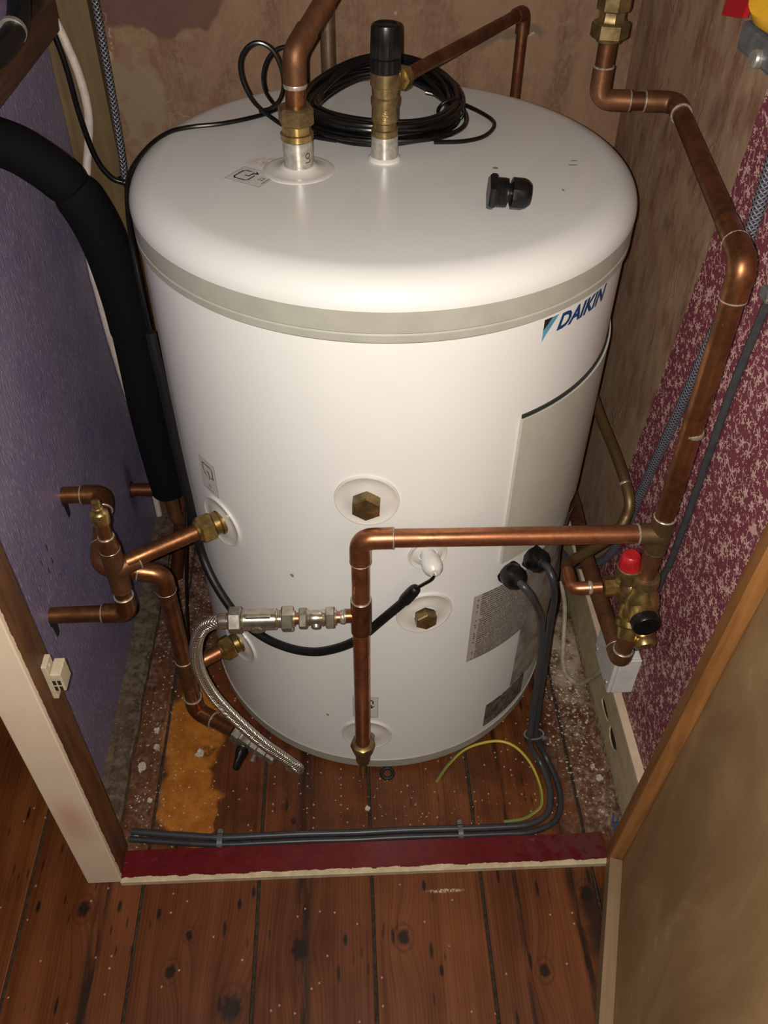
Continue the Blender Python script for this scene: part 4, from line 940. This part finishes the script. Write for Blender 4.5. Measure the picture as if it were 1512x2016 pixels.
lead = [(-.085, .21, TOP+.008), (-.095, .185, TOP+.004), (-.122, .150, TOP+.0028), (-.1504, .1184, TOP+.0028), (-.1922, .0933, TOP+.0028), (-.2330, .0830, TOP+.0022), (-.2575, .0660, .8690), (-.2785, .035, .8625), (-.2940, -.010, .8490), (-.2945, -.045, .822), (-.2885, -.080, .795), (-.2835, -.100, .745), (-.2815, -.104, .70)]
tube('cable_tail', spline(lead, 8), .0027, 'black_cable', cab, 10)
down = [(-.2815, -.104, .70), (-.2793, -.1095, .66), (-.2765, -.1140, .60), (-.2735, -.1230, .53), (-.2685, -.1330, .45), (-.2640, -.1430, .375), (-.2520, -.1640, .340), (-.2330, -.1900, .317), (-.2090, -.2170, .300), (-.1830, -.2385, .2925), (-.155, -.2575, .292), (-.121, -.2750, .2975), (-.0870, -.2875, .312), (-.0458, -.2970, .3446), (-.0061, -.3010, .398), (.0150, -.3010, .425)]
tube('sleeve', spline(down, 8), .0062, 'black_sleeve', cab, 14, label='shiny black heat-shrink sleeve')
tube('sleeve', spline([(.014, -.301, .424), (.024, -.3020, .442), (.0305, -.3050, .456)], 6), .0078, 'black_sleeve', cab, 14, rads=[.0062, .0070, .0078, .0080, .0080, .0080, .0080, .0078, .0078, .0074, .0070, .0062, .0040])
tube('cable_tail', spline([(.029, -.3040, .453), (.038, -.3100, .468), (.0465, -.3160, .483), (.0492, -.3175, .4930)], 6), .0022, 'black_cable', cab, 10)
# grey power cables from the glands to the floor and along the threshold
g1 = [GL[0][0], GL[0][0]+GL[0][1]*.012+Vector((.004, 0, -.006)), (.186, -.286, .404), (.209, -.262, .335), (.222, -.252, .25), (.228, -.252, .17), (.229, -.258, .10), (.230, -.274, .035), (.2470, -.292, .0075), (.2545, -.328, .0055), (.2510, -.360, .0055), (.2375, -.3830, .0055), (.2081, -.3945, .0055), (.1694, -.3965, .0055), (.1065, -.3965, .0055), (.0238, -.3955, .0055), (-.0526, -.3965, .0055), (-.1287, -.3955, .0055), (-.189, -.3960, .0055), (-.2567, -.3960, .0055), (-.325, -.389, .0055), (-.3900, -.381, .0055)]
c1 = tube('power_cable', spline(g1, 6), .0052, 'grey_cable', None, 12); tagset(c1, 'grey power cable from the front black gland, nearest the threshold', 'cable')
g2 = [GL[1][0], GL[1][0]+GL[1][1]*.012+Vector((.003, 0, -.005)), (.2125, -.2710, .4200), (.2240, -.2560, .3668), (.2310, -.2420, .29), (.2380, -.2390, .20), (.2390, -.2480, .12), (.2400, -.2640, .045), (.2580, -.2830, .0075), (.2690, -.328, .0055), (.2660, -.366, .0055), (.2500, -.3925, .0055), (.2120, -.4080, .0055), (.1686, -.4118, .0048), (.1058, -.4118, .0048), (.0238, -.4118, .0048), (-.0526, -.4120, .0048), (-.1287, -.4125, .0048)]
g2 = g2[:12]+[(.2120, -.4062, .0050), (.1694, -.4072, .0050), (.1065, -.4072, .0050), (.0238, -.4064, .0050), (-.0526, -.4073, .0050), (-.1287, -.4066, .0050), (-.189, -.4068, .0050), (-.2567, -.4068, .0050), (-.325, -.4005, .0050), (-.3900, -.3930, .0050)]
c2 = tube('power_cable', spline(g2, 6), .0048, 'grey_cable_dark', None, 12); tagset(c2, 'darker grey power cable from the rear black gland, lying behind the first', 'cable')
def clip(x, y, z, wd, dp_, ht, label, rot=0.0):
    t = thing('cable_clip', (x, y, z), label, 'clip')
    bm = bmesh.new(); add_tube(bm, [Vector((x-wd/2+wd*k/4*1.0, y, z)) for k in range(5)], .0, 4, rads=[.001]*5); bm.clear()
    n = 18; prof = []
    for k in range(n+1):
        a = PI*k/n; prof.append((dp_/2*math.cos(a), ht*.35+ht*.65*math.sin(a)))
    prof = [(dp_/2, 0)]+prof+[(-dp_/2, 0)]
    A = [bm.verts.new((x-wd/2, y+p, z+q)) for p, q in prof]; Bv = [bm.verts.new((x+wd/2, y+p, z+q)) for p, q in prof]
    Ai = [bm.verts.new((x-wd/2, y+p*.80, z+q*.86)) for p, q in prof]; Bi = [bm.verts.new((x+wd/2, y+p*.80, z+q*.86)) for p, q in prof]
    for k in range(len(prof)-1):
        bm.faces.new((A[k], A[k+1], Bv[k+1], Bv[k])); bm.faces.new((Ai[k], Bi[k], Bi[k+1], Ai[k+1])); bm.faces.new((A[k], Ai[k], Ai[k+1], A[k+1])); bm.faces.new((Bv[k], Bv[k+1], Bi[k+1], Bi[k]))
    for e in (0, len(prof)-1): bm.faces.new((A[e], Bv[e], Bi[e], Ai[e]))
    link('clip_hoop', bm, 'clip_grey', t, 'auto')
    lathe('clip_nail', (x, y+dp_/2+.002, z), (0, 0, 1), [(0, .0012), (ht*.8, .0012), (ht*.8+.0005, .0026), (ht*.8+.0015, .0024)], 'nickel_dull', t, 10)
    box('clip_boss', (x-wd/2, y+dp_/2-.0012, z), (x+wd/2, y+dp_/2+.0042, z+ht*.8), 'clip_grey', t, .0008)
clip(.1060, -.4015, 0, .0075, .0232, .0135, 'grey cable clip by the middle of the threshold')
clip(-.2555, -.4012, 0, .0080, .0232, .0135, 'grey cable clip at the left end of the threshold')
# tie round both power cables
tie = thing('cable_tie', (.2355, -.266, .05), 'grey plastic tie round the two power cables near floor', 'cable tie')
tp = [(.2355+.0155*math.cos(t), -.2665+.0075*math.sin(t)-.010*0, .052+.004*math.sin(t)) for t in [2*PI*k/16 for k in range(16)]]
tube('tie_band', tp, .0016, 'clip_grey', tie, 8, closed=True); box('tie_head', (.2475, -.2770, .048), (.2535, -.2715, .054), 'clip_grey', tie, .0008)
ew = tube('earth_wire', spline([(.0779, -.3163, .0028), (.0966, -.2903, .0028), (.1241, -.2638, .0028), (.1548, -.251, .003), (.1887, -.2485, .004), (.2140, -.2620, .004), (.2330, -.2930, .0028), (.2405, -.3330, .0028), (.2370, -.3610, .0028), (.2230, -.3745, .0028), (.2028, -.3840, .0028), (.1748, -.3870, .0028)], 8), .0024, 'earth', None, 10)
tagset(ew, 'yellow and green earth wire curling on the floorboards', 'wire')
# left corner cables
wc = tube('white_cable', spline([(-.437, .2935, 1.02), (-.4310, .2935, .956), (-.4180, .2935, .907), (-.4090, .2935, .862), (-.4090, .2935, .807), (-.4270, .290, .735), (-.4375, .252, .66), (-.4378, .235, .602), (-.4378, .238, .559), (-.4378, .241, .502), (-.4378, .249, .439), (-.4378, .284, .20), (-.4378, .284, .03)], 8), .0062, 'white_cable', None, 14); tagset(wc, 'white round cable running down the brown corner stud', 'cable')
bc = tube('black_cable', spline([(-.436, .2805, 1.03), (-.4320, .2805, .958), (-.4210, .2805, .884), (-.4170, .2800, .818), (-.4080, .279, .760), (-.3930, .279, .730), (-.3760, .281, .7195), (-.355, .284, .716)], 8), .0042, 'black_cable', None, 12); tagset(bc, 'black cable in the back left corner, tied to the braided lead', 'cable')
bl = tube('braided_lead', spline([(-.369, .300, 1.05), (-.3690, .300, .955), (-.3700, .300, .894), (-.3710, .299, .828), (-.3730, .297, .756), (-.3740, .293, .715), (-.3580, .265, .690), (-.338, .230, .655), (-.318, .195, .60), (-.310, .170, .50)], 8), .0058, 'silver_braid', None, 14); tagset(bl, 'silver braided lead between the corner stud and the cylinder', 'cable')
zt = thing('zip_tie', (-.374, .292, .722), 'black zip tie round the silver braided lead', 'cable tie')
tube('tie_band', [(-.3745+.0105*math.cos(t), .290+.0110*math.sin(t), .7195) for t in [2*PI*k/16 for k in range(16)]], .0028, 'black_plastic', zt, 8, closed=True)
box('tie_head', (-.3700, .2730, .7150), (-.3600, .2800, .7240), 'black_plastic', zt, .001); tube('tie_tail', [(-.362, .276, .7195), (-.345, .268, .717)], .0016, 'black_plastic', zt, 6)
bw = tube('thin_wire', spline([(-.300, .03, .40), (-.305, .0, .33), (-.310, -.05, .262), (-.3255, -.05, .152), (-.3360, -.05, .05), (-.3380, -.05, .003)], 8), .0022, 'black_cable', None, 8); tagset(bw, 'thin black wire hanging behind the left return pipe to the floor', 'wire')
# right wall cables
rb = tube('braided_lead', spline([(.3615, -.1990, .995), (.3615, -.199, .918), (.3615, -.2005, .886), (.3615, -.199, .8402), (.3615, -.198, .7896), (.3615, -.1885, .7387), (.3615, -.1770, .6757), (.3615, -.1620, .608), (.3615, -.1450, .5331), (.3615, -.1255, .4466), (.3600, -.0959, .3018), (.3540, -.0477, .2096), (.3480, .021, .135), (.3420, .08, .10), (.3420, .16, .06)], 8), .0068, 'grey_braid', None, 14); tagset(rb, 'dark grey braided lead slanting down the floral right wall', 'cable')
rg = tube('grey_cable', spline([(.3640, -.280, 1.05), (.3640, -.279, .90), (.3640, -.273, .825), (.3640, -.264, .722), (.3640, -.263, .574), (.3640, -.261, .449), (.3640, -.254, .402), (.3640, -.250, .30), (.3640, -.246, .215)], 8), .0046, 'grey_cable', None, 12); tagset(rg, 'plain grey cable down the floral wall, right of the copper riser', 'cable')
def wall_clip(y, z, label, mat, s=1.0):
    t = thing('wall_clip', (.368, y, z), label, 'clip')
    bm = bmesh.new(); add_box(bm, (.3555, y-.009*s, z-.006), (.3686, y+.009*s, z+.006), .0015); link('clip_body', bm, mat, t, False)
    lathe('clip_nail', (.3555, y-.011*s, z), (-1, 0, 0), [(0, .0024), (.0012, .0024), (.0018, .001)], 'nickel', t, 12); box('clip_boss', (.3580, y-.014*s, z-.004), (.3686, y-.0085*s, z+.004), mat, t, .0006)
wall_clip(-.2755, .838, 'grey cable clip on floral paper by the frame edge', 'clip_grey')
bm = bmesh.new(); add_box(bm, (.3525, -.2110, .828), (.3686, -.1890, .852), .002); o_ = link('lead_clip', bm, 'black_plastic', None, False); tagset(o_, 'black clip holding the braided lead behind the copper elbow', 'clip')

# 12 junction box with its flex
jb = thing('junction_box', (.358, -.23, .164), 'white junction box on the wall just above the skirting, below the brass valve cluster', 'box')
box('box_base', (.3375, -.2660, .1655), (.3686, -.1900, .242), 'white_plastic', jb, .002)
bm = bmesh.new(); add_box(bm, (.3300, -.2705, .1640), (.3372, -.1860, .2435), .0025); link('box_lid', bm, 'white_plastic', jb, False)
for y in (-.196, -.258): lathe('lid_screw', (.3299, y, .176), (-1, 0, 0), [(0, .0042), (.001, .0042), (.0014, .003), (.0010, 0)], 'tin', jb, 14)
box('end_plate', (.3372, -.2705, .1645), (.3686, -.2662, .2430), 'white_plastic', jb, .0016)
tube('flex', spline([(.318, .0, .115), (.3241, -.012, .10), (.3324, -.0197, .06), (.3290, -.0571, .018), (.3230, -.0958, .0055), (.3250, -.1260, .0055), (.3390, -.1480, .0140), (.3460, -.1700, .060), (.3440, -.1950, .1100), (.3445, -.2080, .1450), (.3480, -.212, .168)], 8), .0042, 'cream_cable', jb, 12, label='cream flex')

# 13 latch on the left post
lt = thing('door_latch', (-.392, -.41, .39), 'cream plastic magnetic latch screwed inside the left post', 'latch')
box('latch_plate', (-.3924, -.4260, .420), (-.3860, -.4070, .479), 'aged_plastic', lt, .0010)
box('latch_body', (-.3858, -.4270, .4360), (-.3735, -.4030, .4660), 'aged_plastic', lt, .0012)
for x, z in ((-.3850, .4375), (-.3795, .4375), (-.3850, .4480), (-.3795, .4480)): box('latch_slot', (x, -.4275, z), (x+.0034, -.4268, z+.0075), 'dark_slot', lt, 0)
lathe('latch_screw', (-.3860, -.4170, .4720), (1, 0, 0), [(0, .0026), (.001, .0026), (.0014, .0015), (.0012, 0)], 'aged_plastic', lt, 14)

# 14 isolator at the top right
tv = thing('lever_valve', (.345, -.13, 1.03), 'red and yellow lever valve above the floral paper at the frame edge', 'valve')
bm = bmesh.new(); q = [(-.0671, 1.0280), (-.1050, 1.0350), (-.1185, 1.0385), (-.1250, 1.060), (-.128, 1.16), (-.080, 1.16)]
A = [bm.verts.new((.3295, *p)) for p in q]; Bv = [bm.verts.new((.3345, *p)) for p in q]; bm.faces.new(A); bm.faces.new(Bv[::-1])
for k in range(6): bm.faces.new((A[k], Bv[k], Bv[(k+1) % 6], A[(k+1) % 6]))
link('red_lever', bm, 'red_lever', tv, False, 'bright red flat lever')
lathe('yellow_body', (.3340, -.165, 1.076), (.35, .1, -.25), [(0, .0), (.001, .028), (.012, .032), (.026, .030), (.034, .022)], 'yellow_paint', tv, 36, 'yellow rounded body')
box('grey_bracket', (.3420, -.2000, 1.0040), (.3686, -.0900, 1.0300), 'clip_grey', tv, .004)
lathe('bracket_screw', (.3425, -.1500, 1.0120), (-1, -.1, .1), [(0, .0085), (.005, .0085), (.007, .0070), (.0075, 0)], 'tin', tv, 20)

# 15 top left: shelf batten and a black conduit loop
sb = box('shelf_batten', (-.4448, -.42, .922), (-.4200, .299, .962), 'shelf_batten', None, .0012); tagset(sb, 'dark brown timber batten along the top of the lavender panel', 'batten')
cl = thing('black_conduit', (-.41, .06, .97), 'grey-black conduit bend in the top left corner', 'pipe')
tube('conduit', spline([(-.4080, .130, 1.10), (-.4060, .120, 1.045), (-.4050, .1060, 1.008), (-.4040, .080, .988), (-.4040, .040, .980), (-.4080, -.020, .978), (-.415, -.09, .978)], 8), .0125, 'black_sleeve', cl, 18)
lathe('conduit_clip', (-.4055, .062, .9835), (.0, -1, -.25), [(0, .0126), (.0005, .0148), (.006, .0148), (.0065, .0126)], 'tin', cl, 24); box('clip_foot', (-.4199, .0545, .9620), (-.4050, .0615, .9700), 'tin', cl, .0006)

# 16 loose bits
lg_ = thing('loose_cable_gland', (.12, -.145, TOP), 'black cable gland lying loose on the cylinder lid', 'cable gland')
a0 = Vector((.1010, -.143, TOP+.0172)); dd = Vector((1, -.06, -.06)).normalized()
hexn('lock_nut', a0, dd, .0075, .0335, 'black_plastic', lg_, None, .5)
lathe('thread', a0+dd*.0075, dd, [(0, .0150)]+[(k*.0013+.0006, .0150-.0007*(k % 2)) for k in range(8)]+[(.0115, .0145), (.012, .0100), (.0165, .0095)], 'black_plastic', lg_, 28)
lathe('dome_nut', a0+dd*.0230, dd, [(0, .0125), (.001, .0158), (.012, .0158), (.017, .0140), (.0205, .0110), (.021, .006)], 'black_plastic', lg_, 10)
bm = bmesh.new(); n = 28
add_tube(bm, [(.0004+.0092*math.cos(2*PI*k/n), -.2985+.0092*math.sin(2*PI*k/n), .0030) for k in range(n)], .0029, 10, closed=True); o_ = link('rubber_washer', bm, 'rubber', None, True); tagset(o_, 'small black rubber ring on the floor under the cylinder rim', 'washer')
for k, (a, b) in enumerate((((.3462, -.3799), (.3400, -.3950)), ((.3500, -.3900), (.3404, -.4060)))):
    o_ = tube('wire_scrap', [(a[0], a[1], .0025), ((a[0]+b[0])/2+.0008, (a[1]+b[1])/2, .004), (b[0], b[1], .0022)], .0014, 'blue_wire', None, 8)
    tagset(o_, ('scrap of blue wire insulation by the skirting end, further back', 'scrap of blue wire insulation by the door stile, nearer')[k], 'wire')
# plaster crumbs: too many to count
bm = bmesh.new(); rnd = random.Random(11)
def crumb(x, y, s):
    vs = [bm.verts.new((x+s*dx*rnd.uniform(.6, 1.2), y+s*dy*rnd.uniform(.6, 1.2), max(.0001, s*dz_*rnd.uniform(.5, .9)+s*.45))) for dx, dy, dz_ in ((1, 0, 0), (-1, 0, 0), (0, 1, 0), (0, -1, 0), (0, 0, 1), (0, 0, -.6))]
    for f in ((0, 2, 4), (2, 1, 4), (1, 3, 4), (3, 0, 4), (2, 0, 5), (1, 2, 5), (3, 1, 5), (0, 3, 5)): bm.faces.new([vs[i] for i in f])
CAB = [Vector(p) for p in spline(g1, 4)+spline(g2, 4) if p.z < .06]+[Vector(p) for p in spline([(.2140, -.2620, .004), (.2330, -.2930, .0028), (.2405, -.3330, .0028), (.2370, -.3610, .0028), (.2250, -.3790, .0028), (.2028, -.3880, .0028), (.1748, -.3925, .0028), (.12, -.26, 0), (.15, -.25, 0), (.19, -.249, 0)], 4)]
_crumb = crumb
def crumb(x, y, s):
    if min((p.x-x)**2+(p.y-y)**2 for p in CAB) > .011**2: _crumb(x, y, s)
for _ in range(420):
    x = rnd.triangular(.255, .352, .325); y = rnd.triangular(-.40, .05, -.15)
    if math.hypot(x, y) > .30: crumb(x, y, rnd.choice((.0009, .0012, .0016, .0022, .003)) )
for _ in range(190):
    x = rnd.uniform(-.405, -.31); y = rnd.uniform(-.40, .10)
    if math.hypot(x, y) > .305: crumb(x, y, rnd.choice((.0007, .001, .0013, .002)))
for _ in range(110):
    x = rnd.uniform(-.30, .26); y = rnd.uniform(-.40, -.30); crumb(x, y, rnd.choice((.0006, .0008, .0012)))
o_ = link('plaster_crumbs', bm, 'crumb', None, False); tagset(o_, 'pale plaster crumbs scattered over the cupboard floor', 'debris', kind='stuff')
# larger flakes of paint and plaster, each told apart by where it lies
FL = (((-.378, -.205, .0075), 'small plaster flake left of the orange stain, the rearmost one there'), ((-.374, -.236, .0065), 'rounded plaster flake left of the orange stain, second from the back'),
      ((-.392, -.272, .0105), 'largest pale plaster flake, close to the old timber strip'), ((-.371, -.330, .006), 'small plaster dab midway along the left board, in front of the largest flake'),
      ((-.383, -.388, .0055), 'plaster dab on the left board nearest the power cables'), ((-.303, -.250, .0105), 'pale plaster flake lying on the orange stain beside the floor valve'),
      ((.332, -.298, .006), 'small plaster lump against the right skirting'), ((.3385, -.318, .008), 'bigger cream plaster lump against the right skirting, nearer the door'),
      ((-.0330, -.356, .006), 'pale plaster flake in the board joint below the drain cock'))
for (x, y, s), lab in FL:
    bm = bmesh.new(); m = 11; top = []; bot = []
    for j in range(m):
        a = 2*PI*j/m; q = s*(.5+.5*rnd.random()); top.append(bm.verts.new((x+q*math.cos(a)*.8, y+q*math.sin(a), .0016+.0012*rnd.random()))); bot.append(bm.verts.new((x+q*math.cos(a)*.85, y+q*math.sin(a)*1.05, .0002)))
    bm.faces.new(top); bm.faces.new(bot[::-1])
    for j in range(m): bm.faces.new((bot[j], bot[(j+1) % m], top[(j+1) % m], top[j]))
    o_ = link('plaster_flake', bm, 'crumb', None, False); tagset(o_, lab, 'debris', 'plaster flakes')
